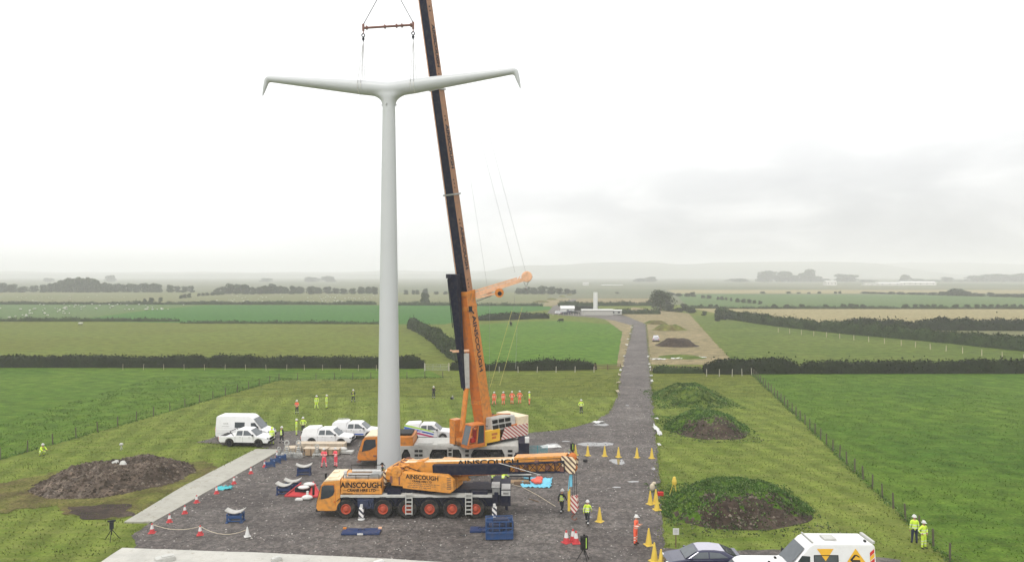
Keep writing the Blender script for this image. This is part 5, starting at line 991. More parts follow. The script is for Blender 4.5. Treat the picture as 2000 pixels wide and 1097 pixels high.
low = [(-2.3,.5),(-2.36,.8),(-2.25,1.02),(-1.1,1.0),(.95,.98),(1.9,.84),(2.28,.70),(2.36,.45),(2.3,.28)]+archpts(1.45,.33,.28)[::-1]+archpts(-1.35,.33,.28)[::-1]+[(-2.2,.28)]
MB().prism(low, -w, w).build('body', 'car_navy', cr, bevel=.08); yc = lambda z: .89-max(0, z-.95)*.42
cbc = MB().taper([(-2.0,.96),(-1.25,1.34),(-.6,1.43),(.1,1.43),(.4,1.38),(1.15,.96)], yc).build('cabin', 'car_navy', cr, bevel=.06)
MB().prism([(-1.22,1.36),(-.6,1.446),(.1,1.446),(.36,1.40)], -.62, .62).build('roof_panel', 'lilac', cbc, bevel=.01)  # pale panel paints the silvery sky reflection onto the navy roof
MB().add([(1.14,-.76,.99),(1.14,.76,.99),(.44,.64,1.37),(.44,-.64,1.37)], [(0,1,2,3)]).build('windscreen', 'glass_pale', cbc).location.x = .03
MB().add([(-2.0,-.74,1.0),(-2.0,.74,1.0),(-1.3,.64,1.32),(-1.3,-.64,1.32)], [(0,1,2,3)]).build('rear_window', 'glass', cbc).location.x = -.04
for s in (-1,1):
    for poly in ([(-.2,1.02),(.85,1.02),(.35,1.33),(-.2,1.35)], [(-.28,1.02),(-.28,1.35),(-.9,1.30),(-1.4,1.04)]): MB().add([(x, s*(yc(z)+.015), z) for x, z in poly], [tuple(range(len(poly)))]).build('window', 'glass_pale', cbc)
    MB().box(.75,.9,s*.98-.08,s*.98+.08,.98,1.1).build('mirror', 'car_navy', cr, bevel=.02); MB().box(2.05,2.3,s*.68-.15,s*.68+.15,.62,.74).build('headlight', 'white_mat', cr, bevel=.02)
car_wheels(cr, (1.45,-1.35), .80, .33, .22, 'steel')
def small_car(name, loc, rz, mat, label, h=1.0, cat='car'):
    o = thing(name, label, cat, loc, rz); MB().prism([(-2.1,.35),(-2.15,.85),(-1.9,.95),(1.0,.95),(2.0,.8),(2.1,.35)], -.88, .88).build('body', mat, o, bevel=.08)
    c = MB().taper([(-1.95,.93),(-1.6,1.38*h),(.2,1.42*h),(.95,.93)], lambda z: .86-max(0, z-.9)*.35).build('cabin', mat, o, bevel=.05)
    MB().taper([(-1.72,1.0),(-1.5,1.31*h),(.18,1.34*h),(.72,1.0)], lambda z: .875-max(0, z-.9)*.35).build('window', 'glass', c)
    MB().add([(-1.98,-.7,1.0),(-1.98,.7,1.0),(-1.68,.6,1.33*h),(-1.68,-.6,1.33*h)], [(0,1,2,3)]).build('rear_window', 'glass', c).location.x = -.03
    for s in (-1,1): MB().box(-2.17,-2.1,s*.7-.12,s*.7+.12,.65,.85).build('tail_light', 'red', o)
    car_wheels(o, (1.3,-1.25), .78, .32, .2, 'steel'); return o
small_car('car', G(1281,666), R(80), 'lilac', 'small lilac-white car parked on the right edge of the track among the earth heaps', 1.1)
small_car('car', G(1093,613), 0, 'white', 'leftmost white car on the far site', 1); small_car('car', G(1104,614.5), R(20), 'car_navy', 'dark blue car in front of the white tent on the far site'); small_car('car', G(1124,613), R(-10), 'black', 'black car left of the long site cabin'); small_car('car', G(1115,612), R(10), 'car_navy', 'navy car half hidden by the black car on the far site')
small_car('car', G(1180,614.5), R(-30), 'white', 'white car in front of the long site cabin, right of the short column')
cl = thing('pylon_column', 'short pale lower column of another pylon standing on the far site', 'pylon', G(1163,613))
MB().lathe((0,0,0),(0,0,1),[(1.05,0),(.95,9.8),(0,9.85)],28).build('column', 'white_mat', cl, smooth=False); MB().lathe((0,0,0),(0,0,1),[(1.3,0),(1.3,.2),(1.05,.2)],28).build('base_flange', 'steel', cl)
# ---------------------------------------------------------------- people
def person_mesh(key, A, legs, lean=(0,0), head=(0,0)):
    """A: ((elbow),(wrist)) for right (+x) and left arm; legs: ((knee),(ankle)) per side, relative coordinates, facing -y"""
    lx, ly = lean; V = []; Rr = []; E = []; Lb = {}
    def v(p, r, parent=None, lab=None):
        V.append(Vector(p)); Rr.append(r if isinstance(r, tuple) else (r, r))
        if parent is not None: E.append((parent, len(V)-1)); Lb[(parent, len(V)-1)] = lab
        return len(V)-1
    zp = legs[2] if len(legs) > 2 else .93
    pel = v((0,0,zp), (.165,.125)); wa = v((lx*.3,ly*.3,zp+.2), (.155,.115), pel, 0); chs = v((lx*.75,ly*.75,zp+.42-.12*abs(ly)), (.19,.13), wa, 0); sh_ = v((lx,ly,zp+.53-.2*abs(ly)), (.12,.09), chs, 0)
    nk = v((lx*1.08,ly*1.12,zp+.60-.25*abs(ly)), .06, sh_, 4); hb_ = V[nk]+Vector((head[0]*.5,head[1]*.5-.01,.08)); h1 = v(hb_, (.075,.085), nk, 4); h2_ = v(hb_+Vector((head[0]*.5,head[1]*.5-.005,.10)), (.08,.095), h1, 4)
    for s, (el, wr_) in zip((1,-1), A):
        S0 = V[sh_]+Vector((s*.185,0,-.035)); a = v(S0, .078, sh_, 1); b = v(S0+Vector(el), .058, a, 1); w_ = S0+Vector(wr_); c = v(w_, .042, b, 1); d = (w_-(S0+Vector(el))).normalized(); e = v(w_+d*.055, (.042,.03), c, 4)
    for s, (kn, an) in zip((1,-1), legs[:2]):
        a = v((s*.10,0,zp-.06), .115, pel, 2); b = v((s*.10+kn[0],kn[1],kn[2]), .082, a, 2); c = v((s*.10+an[0],an[1],an[2]+.09), .058, b, 2); e = v((s*.10+an[0],an[1]-.02,an[2]+.045), .05, c, 3); f = v((s*.10+an[0]*1.1,an[1]-.19,an[2]+.04), .042, e, 3)
    me = bpy.data.meshes.new(key); me.from_pydata([tuple(p) for p in V], E, []); o = bpy.data.objects.new(key, me); COL.objects.link(o)
    o.modifiers.new('Skin', 'SKIN'); sub = o.modifiers.new('Sub', 'SUBSURF'); sub.levels = 1
    for i, sv in enumerate(me.skin_vertices[0].data): sv.radius = Rr[i]; sv.use_root = (i == 0)
    bpy.context.view_layer.update(); m2 = bpy.data.meshes.new_from_object(o.evaluated_get(bpy.context.evaluated_depsgraph_get())); bpy.data.objects.remove(o)
    mb = MB(); mb.v = [x.co.copy() for x in m2.vertices]; mb.f = [list(p.vertices) for p in m2.polygons]; segs = [(V[a], V[b], Lb[(a, b)]) for a, b in E]
    for p in m2.polygons:
        c = p.center; best = (9, 0)
        for a, b, l in segs:
            t = max(0, min(1, (c-a).dot(b-a)/max(1e-6, (b-a).length_squared))); d_ = (c-a.lerp(b, t)).length
            if d_ < best[0]: best = (d_, l)
        mb.m.append(best[1])
    hc = V[h2_]; fw = Vector((0,-1,0))
    mb.ball(hc+Vector((0,-.10,-.055)), (.016,.024,.022), 4, 6, 4)
    for s in (1,-1): mb.ball(hc+Vector((s*.034,-.088,-.025)), (.013,.008,.009), 5, 6, 4); mb.ball(hc+Vector((s*.086,.0,-.04)), (.012,.024,.034), 4, 6, 4)
    mb.box(hc.x-.025,hc.x+.025,hc.y-.093,hc.y-.085,hc.z-.10,hc.z-.09,5)
    for s, (el, wr_) in zip((1,-1), A):
        S0 = V[sh_]+Vector((s*.185,0,-.035)); w_ = S0+Vector(wr_); d = (w_-(S0+Vector(el))).normalized(); sd_ = d.cross(Vector((s,.2,0))).normalized() if abs(d.z) > .5 else Vector((1,0,0)); cu = Vector((-s*.6,-.3,0))
        for k in range(4):
            p = w_+d*.085+sd_*(k-1.5)*.019; Lf = (.07,.08,.075,.058)[k]; q_ = p+d*Lf*.55; mb.tube(p-d*.03, q_, .010, .009, 5, 4); mb.tube(q_, q_+(d+cu*.5).normalized()*Lf*.45, .009, .007, 5, 4)
        p = w_+d*.04+sd_*.035; mb.tube(p, p+(d+sd_*.8).normalized()*.06, .012, .009, 5, 4)
    bpy.data.meshes.remove(m2); return mb, hc
ARM = {'down': (((.06,.02,-.29),(.07,-.04,-.54)), ((-.06,.02,-.29),(-.07,-.04,-.54))), 'hips': (((.20,.08,-.24),(.05,-.05,-.42)), ((-.20,.08,-.24),(-.05,-.05,-.42))),
  'front': (((.06,-.02,-.29),(-.02,-.24,-.20)), ((-.06,-.02,-.29),(.02,-.24,-.20))), 'cross': (((.08,-.03,-.27),(-.20,-.16,-.22)), ((-.08,-.03,-.27),(.20,-.18,-.24))),
  'point': (((.14,-.10,-.20),(.22,-.30,-.10)), ((-.06,.02,-.29),(-.07,-.04,-.54))), 'swing': (((.07,.12,-.26),(.07,.10,-.52)), ((-.07,-.12,-.26),(-.05,-.26,-.44))), 'reach': (((.04,-.20,-.18),(.0,-.44,-.22)), ((-.04,-.20,-.18),(.0,-.44,-.22)))}
LEG = {'stand': (((.02,-.01,.49),(.05,.0,0)), ((-.02,-.01,.49),(-.05,.0,0))), 'wide': (((.05,-.01,.48),(.13,.0,0)), ((-.05,-.01,.48),(-.13,.0,0)), .91), 'walk': (((.01,-.16,.50),(.01,-.27,.02)), ((-.01,.05,.48),(-.01,.30,.06)), .90),
  'squat': (((.12,-.36,.44),(.08,-.10,0)), ((-.12,-.36,.46),(-.08,-.10,0)), .42)}
POSES = {'idle': ('down','stand',(0,0)), 'hips': ('hips','stand',(0,0)), 'phone': ('front','stand',(0,-.05)), 'cross': ('cross','wide',(0,0)), 'point': ('point','wide',(0,0)), 'walk': ('swing','walk',(0,-.05)), 'bend': ('reach','wide',(0,-.42)), 'squat': ('reach','squat',(0,-.30)), 'wide': ('down','wide',(.02,0))}
PM = {k: person_mesh(k, ARM[a], LEG[l], ln) for k, (a, l, ln) in POSES.items()}
def person(pose, loc, face, label, jacket, sleeves, trousers, hat='white_mat', h=1.0, group=None, boots='boot'):
    o = thing('person', label, 'person', loc, R(face), group); mb, hc = PM[pose]; n = MB(); n.v, n.f, n.m = mb.v, mb.f, mb.m
    b = n.build('body', [jacket, sleeves, trousers, boots, 'skin', 'boot'], o, smooth=True, fixn=False); b.scale = (h,)*3
    if hat:
        q = MB(); q.lathe(hc, (0,0,1), [(.128,-.005),(.125,.03),(.112,.075),(.075,.115),(.03,.13),(0,.132)], 16); q.lathe(hc, (0,0,1), [(.155,-.012),(.125,.004)], 16); q.box(hc.x-.07,hc.x+.07,hc.y-.19,hc.y-.10,hc.z-.015,hc.z+.0); q.box(hc.x-.012,hc.x+.012,hc.y-.09,hc.y+.10,hc.z+.10,hc.z+.14)
        k = q.build('hard_hat', hat, o, smooth=True); k.scale = (h,)*3
    return o
Y_, YT, OJ, OT, PJ, PT, DK, TD = 'jk_yellow','tr_yellow','jk_orange','tr_orange','jk_pink','tr_pink','jk_dark','tr_dark'
def gg(x, y): p = G(x, y); p.z = GZ; return p
person('squat', G(80,889), 60, 'person in full yellow hi-vis crouching down at the fence of the left field', Y_, Y_, YT)
person('idle', gg(531,868), 180, 'person in full yellow hi-vis standing at the bonnet of the open-backed pickup', Y_, Y_, YT, 'hi_yellow')
person('point', gg(550,866), 160, 'person in yellow vest over dark sleeves and dark trousers, beside the open-backed pickup', Y_, DK, TD)
person('idle', gg(579,850), 100, 'person in full yellow hi-vis standing sideways at the gravel edge, left of a pair', Y_, Y_, YT)
person('hips', gg(592,846), -10, 'person in yellow jacket and dark trousers, hands on hips, right of a pair', Y_, Y_, TD)
person('phone', G(580,808), 0, 'person in orange jacket and dark trousers alone on the mown field', OJ, OJ, TD)
person('wide', G(618,798), 10, 'person in full yellow hi-vis on the mown field, left one of two', Y_, Y_, YT)
person('idle', G(638,797), 80, 'person in full yellow hi-vis on the mown field, right one of two', Y_, Y_, YT)
person('cross', G(690,785), 0, 'person in pale yellow jacket and dark trousers on the mown field, left of the pylon', 'hi_yellow', DK, TD)
person('phone', G(847,778), 0, 'person dressed in black with a white hat on the mown field right of the pylon', DK, DK, TD)
for x, y, ps, l in [(965,790,'wide','leftmost of the four people in orange suits behind the raised crane'),(983,790,'idle','second from the left of the four people in orange suits'),(1000,789,'hips','third from the left of the four people in orange suits'),(1015,788,'hips','rightmost of the four people in orange suits, next to the one in yellow')]:
    person(ps, G(x, y), random.uniform(-30, 30), l, OJ, OJ, OT)
person('idle', G(1034,790), -80, 'person in yellow jacket and orange trousers at the right end of the orange row', Y_, Y_, OT)
person('hips', G(1135,807), 20, 'person in yellow jacket and black trousers alone near the bend of the track', Y_, Y_, TD)
person('cross', gg(633,913), 0, 'person in red-pink suit with feet apart in front of the timber crates, left of two', PJ, PJ, PT)
person('phone', gg(656,912), -40, 'person in red-pink suit in front of the timber crates, right of two', PJ, PJ, PT)
person('phone', (-9.95, 55.3, 1.75+GZ), -80, 'person in yellow vest and dark trousers standing on the deck of the front crane', Y_, DK, TD, 'black', .92)
person('phone', gg(963,955), 180, 'person in yellow vest standing behind the rear of the front crane', Y_, Y_, TD, 'hi_yellow')
person('bend', gg(980,960), 150, 'person in yellow jacket stooping behind the navy box of the front crane', Y_, Y_, TD, 'white_mat')
person('walk', gg(1097,1003), 140, 'person in yellow vest over black sleeves walking beside the striped hook block', Y_, DK, TD, h=1.02)
person('walk', gg(1147,1026), 160, 'person in full length yellow coat and dark trousers walking away right of the hook block', Y_, Y_, TD, h=1.0)
person('phone', gg(1241,1063), 60, 'person in orange-red suit and white hard hat at the lower right of the yard', OJ, OJ, OT, h=1.08)
person('idle', G(1786,1060), 170, 'person in yellow top and navy trousers by the lower right fence, left of the pair', Y_, Y_, 'cloth_navy', h=1.04)
person('hips', G(1804,1070), 20, 'person in full yellow hi-vis by the fence at lower right, right of the pair', Y_, Y_, YT, h=1.0)
# ---------------------------------------------------------------- cones
def traffic_cone(body, band, base, h=.75, r=.2, name='traffic_cone'):
    o = thing(name, '', 'traffic cone'); MB().box(-r*1.25,r*1.25,-r*1.25,r*1.25,0,.045).build('base', base, o, bevel=.01)
    mb = MB(); mb.lathe((0,0,0),(0,0,1),[(r,.045),(r*.82,h*.25),(r*.56,h*.55)],16,0); mb.lathe((0,0,0),(0,0,1),[(r*.565,h*.55),(r*.36,h*.8)] if False else [(r*.56,h*.5),(r*.34,h*.8)],16,0)
    mb = MB(); mb.lathe((0,0,0),(0,0,1),[(r,.045),(r*.2,h),(0,h)],16); mb.build('cone_body', body, o, smooth=False)
    if band: MB().lathe((0,0,0),(0,0,1),[(r*.76,h*.32),(r*.34+.012,h*.84)],16).build('reflective_sleeve', band, o)
    return o
rw = traffic_cone('cone_red', 'white_mat', 'cone_red', .82, .22); yc0 = traffic_cone('cone_yellow', None, 'cone_yellow', 1.0, .2, 'tall_cone'); ww = traffic_cone('white_mat', None, 'white_mat', .78, .2); n_ = {id(rw): 0, id(yc0): 0, id(ww): 0}
def cone(pr, x, y, label, group=None, s=1.0):
    o = pr if n_[id(pr)] == 0 else copy_tree(pr); n_[id(pr)] += 1; o.location = gg(x, y); o.rotation_euler = (0, 0, random.random()); o.scale = (s,)*3; return tag(o, label, 'traffic cone', group)
names = ['first red and white cone of the row along the concrete path, at its near end','second cone up the concrete path from its near end','third cone up the concrete path from its near end','fourth cone up the concrete path from its near end','fifth cone up the concrete path, just below the teal cloth','cone just above the teal cloth on the concrete path','cone on the path edge level with the nearest blue stands','farthest cone of the row beside the blue stands']
for (x, y), l in zip([(331,1020),(361,1003),(384,982),(423,964),(457,945),(490,925),(517,912),(541,893)], names): cone(rw, x, y, l, 'cones along the concrete path', .74)
cone(rw, 297,1041,'red and white cone at the left end of the rope across the gravel',s=.82); cone(rw, 391,1045,'red and white cone in the middle of the rope across the gravel',s=.82); cone(ww, 483,1048,'plain white cone at the right end of the rope across the gravel',s=.85)
cone(rw, 1106,1060,'left one of three red and white cones standing together'); cone(rw, 1119,1057,'middle and rearmost of three red and white cones standing together'); cone(rw, 1125,1061,'right one of three red and white cones standing together')
for x, y, l in [(1124,889,'tall yellow cone just behind the striped boom head'),(1148,890,'first full tall yellow cone right of the lowered boom head'),(1181,891,'tall yellow cone below the long puddle'),(1208,893,'tall yellow cone standing in front of the bright puddle'),(1244,894,'tall yellow cone between the bright puddle and the track edge'),(1273,895,'rightmost tall yellow cone of the row across the track')]: cone(yc0, x, y, l, 'yellow cones across the track')
cone(yc0,1171,1019,'lone tall yellow cone right of the person in the long yellow coat',s=1.05); cone(yc0,1270,985,'tall yellow cone left in the cluster by the red jerrycan',s=1.05); cone(yc0,1281,983,'tall yellow cone in the middle of the cluster by the red jerrycan',s=1.1); cone(yc0,1283,996,'nearest tall yellow cone of the cluster by the red jerrycan',s=1.1)
cone(yc0,1267,1065,'tall yellow cone just right of the person in the orange-red suit',s=1.12); cone(yc0,1278,1096,'tall yellow cone at the bottom edge left of the navy car',s=1.15); cone(yc0,1291,1108,'tall yellow cone cut by the bottom edge beside the navy car',s=1.1)
def line(pts, r, label, mat, name='rope'): return tag(MB().path(pts, r, 5).build(name, mat), label, 'rope')
a, b, c_ = gg(297,1041), gg(391,1045), gg(483,1048)
pts = [a.lerp(b, t)+Vector((0,0,.6-.3*4*t*(1-t))) for t in [i/8 for i in range(9)]]+[b.lerp(c_, t)+Vector((0,0,.6-.5*4*t*(1-t)*.9-.1*t)) for t in [i/8 for i in range(1, 9)]]
line(pts, .02, 'pale rope slung between the cones at the near end of the gravel', 'sand')
line([gg(1000,947)+Vector((0,0,.04)), gg(1020,952)+Vector((0,0,.03)), gg(1050,968)+Vector((0,0,.03)), gg(1085,990)+Vector((0,0,.03))], .025, 'pale line lying on the gravel right of the front crane', 'sand')
line([gg(1033,975)+Vector((0,0,.03)), gg(1052,981)+Vector((0,0,.03))], .04, 'short dark bar lying on the gravel right of the front crane', 'wood_dark', 'bar')
# ---------------------------------------------------------------- yard equipment
def saddle_stand(loc, rz, label, s=1.0, sad=True, grp=None):
    o = thing('saddle_stand', label, 'support stand', loc, rz, grp); o.scale = (s,)*3; mb = MB()
    for x in (-.5,.5):
        for y in (-.28,.28): mb.box(x-.05,x+.05,y-.05,y+.05,0,.62); 
        mb.box(x-.06,x+.06,-.35,.35,.55,.65); mb.box(x-.1,x+.1,-.4,.4,0,.06)
    for y in (-.28,.28): mb.box(-.45,.45,y-.04,y+.04,.32,.52); mb.box(-.45,.45,y-.03,y+.03,.08,.16)
    mb.build('frame', 'blue_dark' if s > 1 else 'blue', o, bevel=.01)
    if sad:
        pts = [(x, .66+.2*abs(x/.62)**1.8) for x in [-.66+.11*i for i in range(13)]]; MB().prism(pts+[(x, z+.06) for x, z in pts[::-1]], -.34, .34).build('saddle', 'grey_paint', o)
    return o
saddle_stand(gg(460,1019), R(2), 'blue stand with a pale curved saddle, alone on the gravel left of the front crane', 1.0)
s2 = saddle_stand(gg(594,927), R(8), 'dark blue stand with a tilted white saddle, left of the two people in red-pink', 1.05); 
saddle_stand(gg(556,965), R(-3), 'nearer dark blue stand with curved saddle beside the red tray', 1.02); saddle_stand(gg(572,957), R(4), 'farther dark blue stand with curved saddle behind its twin', 1.02)
for x, y, l in [(527,912,'nearest of three small blue trestles beside the concrete path'),(538,905,'middle one of three small blue trestles beside the concrete path'),(549,899,'farthest of three small blue trestles beside the concrete path')]: saddle_stand(gg(x, y), R(30), l, .8, False, 'small blue trestles')
def pad(loc, rz, L_, W_, label, mat='blue_dark', ends=True):
    o = thing('outrigger_pad', label, 'outrigger pad', loc, rz); mb = MB(); 
    for k in range(2): mb.box(-L_/2+k*L_/2+.03,-L_/2+(k+1)*L_/2-.03,-W_/2,W_/2,.02,.16)
    mb.box(-L_/2+.1,L_/2-.1,-W_/2+.15,W_/2-.15,0,.13); mb.build('mat', mat, o, bevel=.02)
    if ends: 
        for x in (-L_/2+.12, L_/2-.12): MB().box(x-.12,x+.12,W_/2-.22,W_/2-.04,.15,.26).build('end_block', 'orange' if x < 0 else 'peach', o, bevel=.01)
        MB().box(-.2,.2,-W_/2-.01,-W_/2+.04,.03,.15).build('nameplate', 'white_mat', o)
    mb = MB(); mb.path([(-.25,0,.16),(-.2,0,.26),(.2,0,.26),(.25,0,.16)], .02); mb.build('lifting_eye', 'black', o); return o
pad(gg(706,1041), R(1), 2.7, 1.0, 'long dark blue outrigger mat with end blocks, lying in front of the front crane'); pad(gg(941,1037), R(1), 1.7, .9, 'short dark outrigger mat lying left of the blue cage', 'blue_dark', False)
cg = thing('stillage_cage', 'blue steel cage of gear standing at the rear corner of the front crane', 'storage cage', gg(975,1050), R(3)); mb = MB()
for x in (-.9,-.45,0,.45,.9):
    for y in (-.6,.6): mb.box(x-.035,x+.035,y-.035,y+.035,.1,1.3)
for z in (.12,.5,.85,1.27):
    for y in (-.6,.6): mb.box(-.9,.9,y-.03,y+.03,z-.03,z+.03)
    for x in (-.9,.9): mb.box(x-.03,x+.03,-.6,.6,z-.03,z+.03)
mb.build('frame', 'blue', cg); MB().box(-.88,.88,-.58,.58,.08,.55).box(-.86,.86,.3,.57,.55,1.2).build('bin', 'blue', cg, bevel=.02)
MB().box(-.7,.2,-.4,.3,.55,1.0).box(.2,.7,-.3,.4,.55,1.15).box(-.4,.6,-.1,.3,1.0,1.3).build('contents', 'navy_mid', cg, bevel=.05)
tw = thing('tyre', 'black round drum leaning on the right side of the blue cage', 'drum', gg(999,1046), R(80)); MB().lathe((0,-.1,.5),(0,1,0),[(.18,0),(.42,0),(.5,.08),(.5,.22),(.42,.3),(.18,.3),(.18,0)],22).build('tread', 'rubber', tw, smooth=True)
MB().lathe((0,-.02,.5),(0,1,0),[(0,0),(.19,0),(.19,.14),(0,.14)],14).build('hub', 'steel', tw)
tr = thing('red_tray', 'red folded sheet tray loaded with white bags, in front of the front crane cab', 'tray', gg(598,966), R(-4)); mb = MB()
mb.add([(-1.5,-.7,.05),(1.5,-.7,.05),(.55,.6,.75),(-.9,.6,.55)], [(0,1,2,3)]); mb.box(-1.5,1.5,-.8,-.68,.03,.14); mb.tube((1.5,-.7,.1),(.4,.5,.9),.05); mb.tube((-1.5,-.7,.1),(-.6,.5,.8),.05); mb.build('tray', 'cone_red', tr).modifiers.new('S','SOLIDIFY').thickness = .04
MB().box(-.85,.35,-.3,.3,.1,.62).build('crate', 'cloth_dark', tr, bevel=.03)
for x, y, z, r, l in [(593,955,.55,(.48,.32,.14),'white bag lying on top of the dark crate in the red tray'),(604,950,.6,(.5,.3,.16),'white bag piled at the back of the red tray')]: p = gg(x, y+14); tag(MB().ball((p.x,p.y,z+.2), r, 0, 12, 7).build('white_bag', 'white_mat', smooth=True), l, 'bag')
o = MB().box(-.09,.09,-.09,.09,.0,.5).lathe((0,0,0),(0,0,1),[(.09,.5),(.12,.55),(0,.6)],10).build('white_post', 'white_mat', bevel=.02); o.location = gg(602,972)+Vector((0,-.2,0)); tag(o, 'short upright white tube in front of the red tray', 'post')
p = gg(600,976); tag(MB().ball((p.x,p.y,.22),(.45,.28,.2),0,12,6).box(p.x-.9,p.x-.3,p.y-.25,p.y+.2,.03,.14).build('white_bag', 'white_mat', smooth=False), 'white bag on the gravel just left of the front crane cab', 'bag')
# timber crates and insulator strings at the back of the yard
def crate(loc, rz, L_, W_, h, label, mat='wood', name='timber_crate', grp=None):
    o = thing(name, label, 'crate', loc, rz, grp); mb = MB(); n = 4
    for k in range(n): z0 = .1+(h-.1)*k/n; mb.box(-L_/2,L_/2,-W_/2,-W_/2+.04,z0,z0+(h-.1)/n-.02); mb.box(-L_/2,L_/2,W_/2-.04,W_/2,z0,z0+(h-.1)/n-.02); mb.box(-L_/2,-L_/2+.04,-W_/2+.04,W_/2-.04,z0,z0+(h-.1)/n-.02); mb.box(L_/2-.04,L_/2,-W_/2+.04,W_/2-.04,z0,z0+(h-.1)/n-.02)
    mb.build('boards', mat, o); mb = MB()
    for x in (-L_/2+.15,-L_/6,L_/6,L_/2-.15): mb.box(x-.05,x+.05,-W_/2-.03,-W_/2,.1,h); mb.box(x-.06,x+.06,-W_/2,W_/2,0,.1)
    mb.build('battens', 'wood_dark' if mat == 'wood' else 'wood', o); MB().box(-L_/2-.02,L_/2+.02,-W_/2-.02,W_/2+.02,h,h+.03).build('lid', 'wood_pale', o); return o
crate(gg(628,880), R(-1), 4.9, 1.1, .78, 'long pale timber crate lying at the back of the yard, rear one of two', 'wood_pale'); crate(gg(618,889), R(-1), 2.4, 1.0, .72, 'shorter brown timber crate between the silvery insulator frames', 'wood'); crate(gg(648,888), R(-1), 1.6, 1.0, .62, 'small brown timber crate behind the two people in red-pink', 'wood')
crate(gg(572,883), R(10), 1.6, 1.2, .5, 'low pale crate among the silvery insulator frames', 'wood_pale')
def reel(loc, rz, label, s=1.0):
    o = thing('insulator_frame', label, 'insulator', loc, rz); o.scale = (s,)*3; mb = MB()
    mb.box(-.55,.55,-.45,.45,0,.08); 
    for a in ((-.45,-.35),(.45,-.35),(-.45,.35),(.45,.35)): mb.tube((a[0],a[1],.05),(a[0]*.2,a[1]*.3,1.15),.035,.03,6)
    mb.tube((-.5,-.4,.4),(.5,-.4,.4),.03,.03,5); mb.tube((-.5,.4,.4),(.5,.4,.4),.03,.03,5); mb.build('frame', 'steel', o)
    mb = MB(); mb.lathe((0,0,1.25),(0,1,0),[(.14,-.05),(.24,-.05),(.24,.05),(.14,.05),(.14,-.05)],16); mb.lathe((0,0,.2),(0,0,1),[(.05,0),(.22,.05),(.07,.1),(.22,.2),(.07,.25),(.2,.35),(.07,.4),(.2,.5),(.07,.55),(.17,.65),(.06,.7),(0,.85)],16)
    for s_ in (-1,1): mb.lathe((s_*.3,-.15,.3),(s_*.3,-1,.2),[(0,0),(.18,.02),(.18,.1),(.05,.14),(0,.2)],12)
    mb.build('insulator', 'pale_grey', o); return o
reel(gg(560,893), R(20), 'tall silvery insulator frame with a ring on top, left one beside the blue trestles', 1.12); reel(gg(583,893), R(-15), 'tall silvery insulator frame next to the brown timber crate', 1.12); reel(gg(619,893), R(10), 'lower silvery insulator frame in front of the brown timber crate, left of the red-pink workers', .85); reel(gg(545,893), R(40), 'low silvery insulator frame leaning at the end of the concrete path', .7)
tb = thing('pale_crate', 'pale tray holding a white bag, at the right end of the timber crates', 'tray', gg(672,886), R(-5)); MB().box(-.95,.95,-.35,.35,.08,.3).box(-.9,-.7,-.3,.3,0,.08).box(.7,.9,-.3,.3,0,.08).build('tray', 'pale_grey', tb, bevel=.02)
p = gg(670,886); tag(MB().ball((p.x,p.y,.5),(.45,.22,.22),0,10,6).build('white_bag', 'white_mat', smooth=True), 'white bag lying in the pale tray right of the timber crates', 'bag')
# things right of the cranes
pl = thing('steel_trestle', 'dark steel trestle with pale top among timber beams behind the front crane', 'trestle', gg(1013,940), R(-2)); mb = MB()
for x in (-.95,.95): mb.box(x-.06,x+.06,-.4,.4,0,.55)
mb.box(-1.05,1.05,-.42,-.34,.5,.62); mb.box(-1.05,1.05,.34,.42,.5,.62); mb.build('frame', 'cloth_dark', pl); MB().box(-1.1,1.1,-.4,.4,.625,.72).build('top', 'pale_grey', pl, bevel=.01)
for k, (x, y, L_, m_, l) in enumerate([(1012,942,1.9,'wood','timber beam lying under the dark steel trestle'),(1020,946,1.4,'wood_dark','dark timber beam in front of the trestle behind the front crane'),(1026,941,1.3,'wood','short timber beam at the right of the trestle')]):
    o = MB().box(-L_/2,L_/2,-.12,.12,0,.2).box(-L_/2+.1,L_/2-.2,-.3,-.14,0,.12).build('timber_beam', m_, bevel=.01); o.location = gg(x, y); o.rotation_euler.z = R(3-6*k); tag(o, l, 'timber')
tp = thing('tarpaulin', 'light blue tarpaulin spread on the gravel with a red bundle on it', 'tarpaulin', gg(1049,944), R(-6)); 
mb = MB(); n = 16; vs = [((i/n-.5)*2.5*(1+.14*nz(j*.4,1)), (j/n-.5)*2.7*(1+.12*nz(i*.4,5)), .02+.22*abs(nz(i*.6, j*.6, 2))+.12*(i in (0,n))) for j in range(n+1) for i in range(n+1)]
mb.add(vs, [(j*(n+1)+i, j*(n+1)+i+1, (j+1)*(n+1)+i+1, (j+1)*(n+1)+i) for j in range(n) for i in range(n)]); mb.build('sheet', 'light_blue', tp).modifiers.new('S','SOLIDIFY').thickness = .02
mb = MB()
for k in range(7): mb.ball((random.uniform(-.45,.45), random.uniform(-.5,.6), .25), (random.uniform(.2,.4), random.uniform(.2,.4), .2), 0, 8, 5)
p = gg(1049,944); o = mb.build('red_bundle', 'tomato', smooth=False); o.location = p; tag(o, 'crumpled bright red bundle lying on the light blue tarpaulin', 'bundle')
fe = thing('mesh_barrier', 'teal mesh barrier panels behind the rear end of the raised crane', 'barrier', gg(1050,890), R(0)); mb = MB()
for x in (-.95,0,.95): mb.box(x-.025,x+.025,-.02,.02,0,1.0)
for z in [.1+.11*k for k in range(9)]: mb.box(-.95,.95,-.01,.01,z-.012,z+.012)
for k in range(22): x = -.95+k*.09; mb.box(x-.008,x+.008,.012,.02,.05,1.0)
mb.build('mesh_panel', 'teal_mesh', fe); MB().box(-1.0,-.9,-.3,.3,0,.08).box(.9,1.0,-.3,.3,0,.08).build('foot', 'rubber', fe)
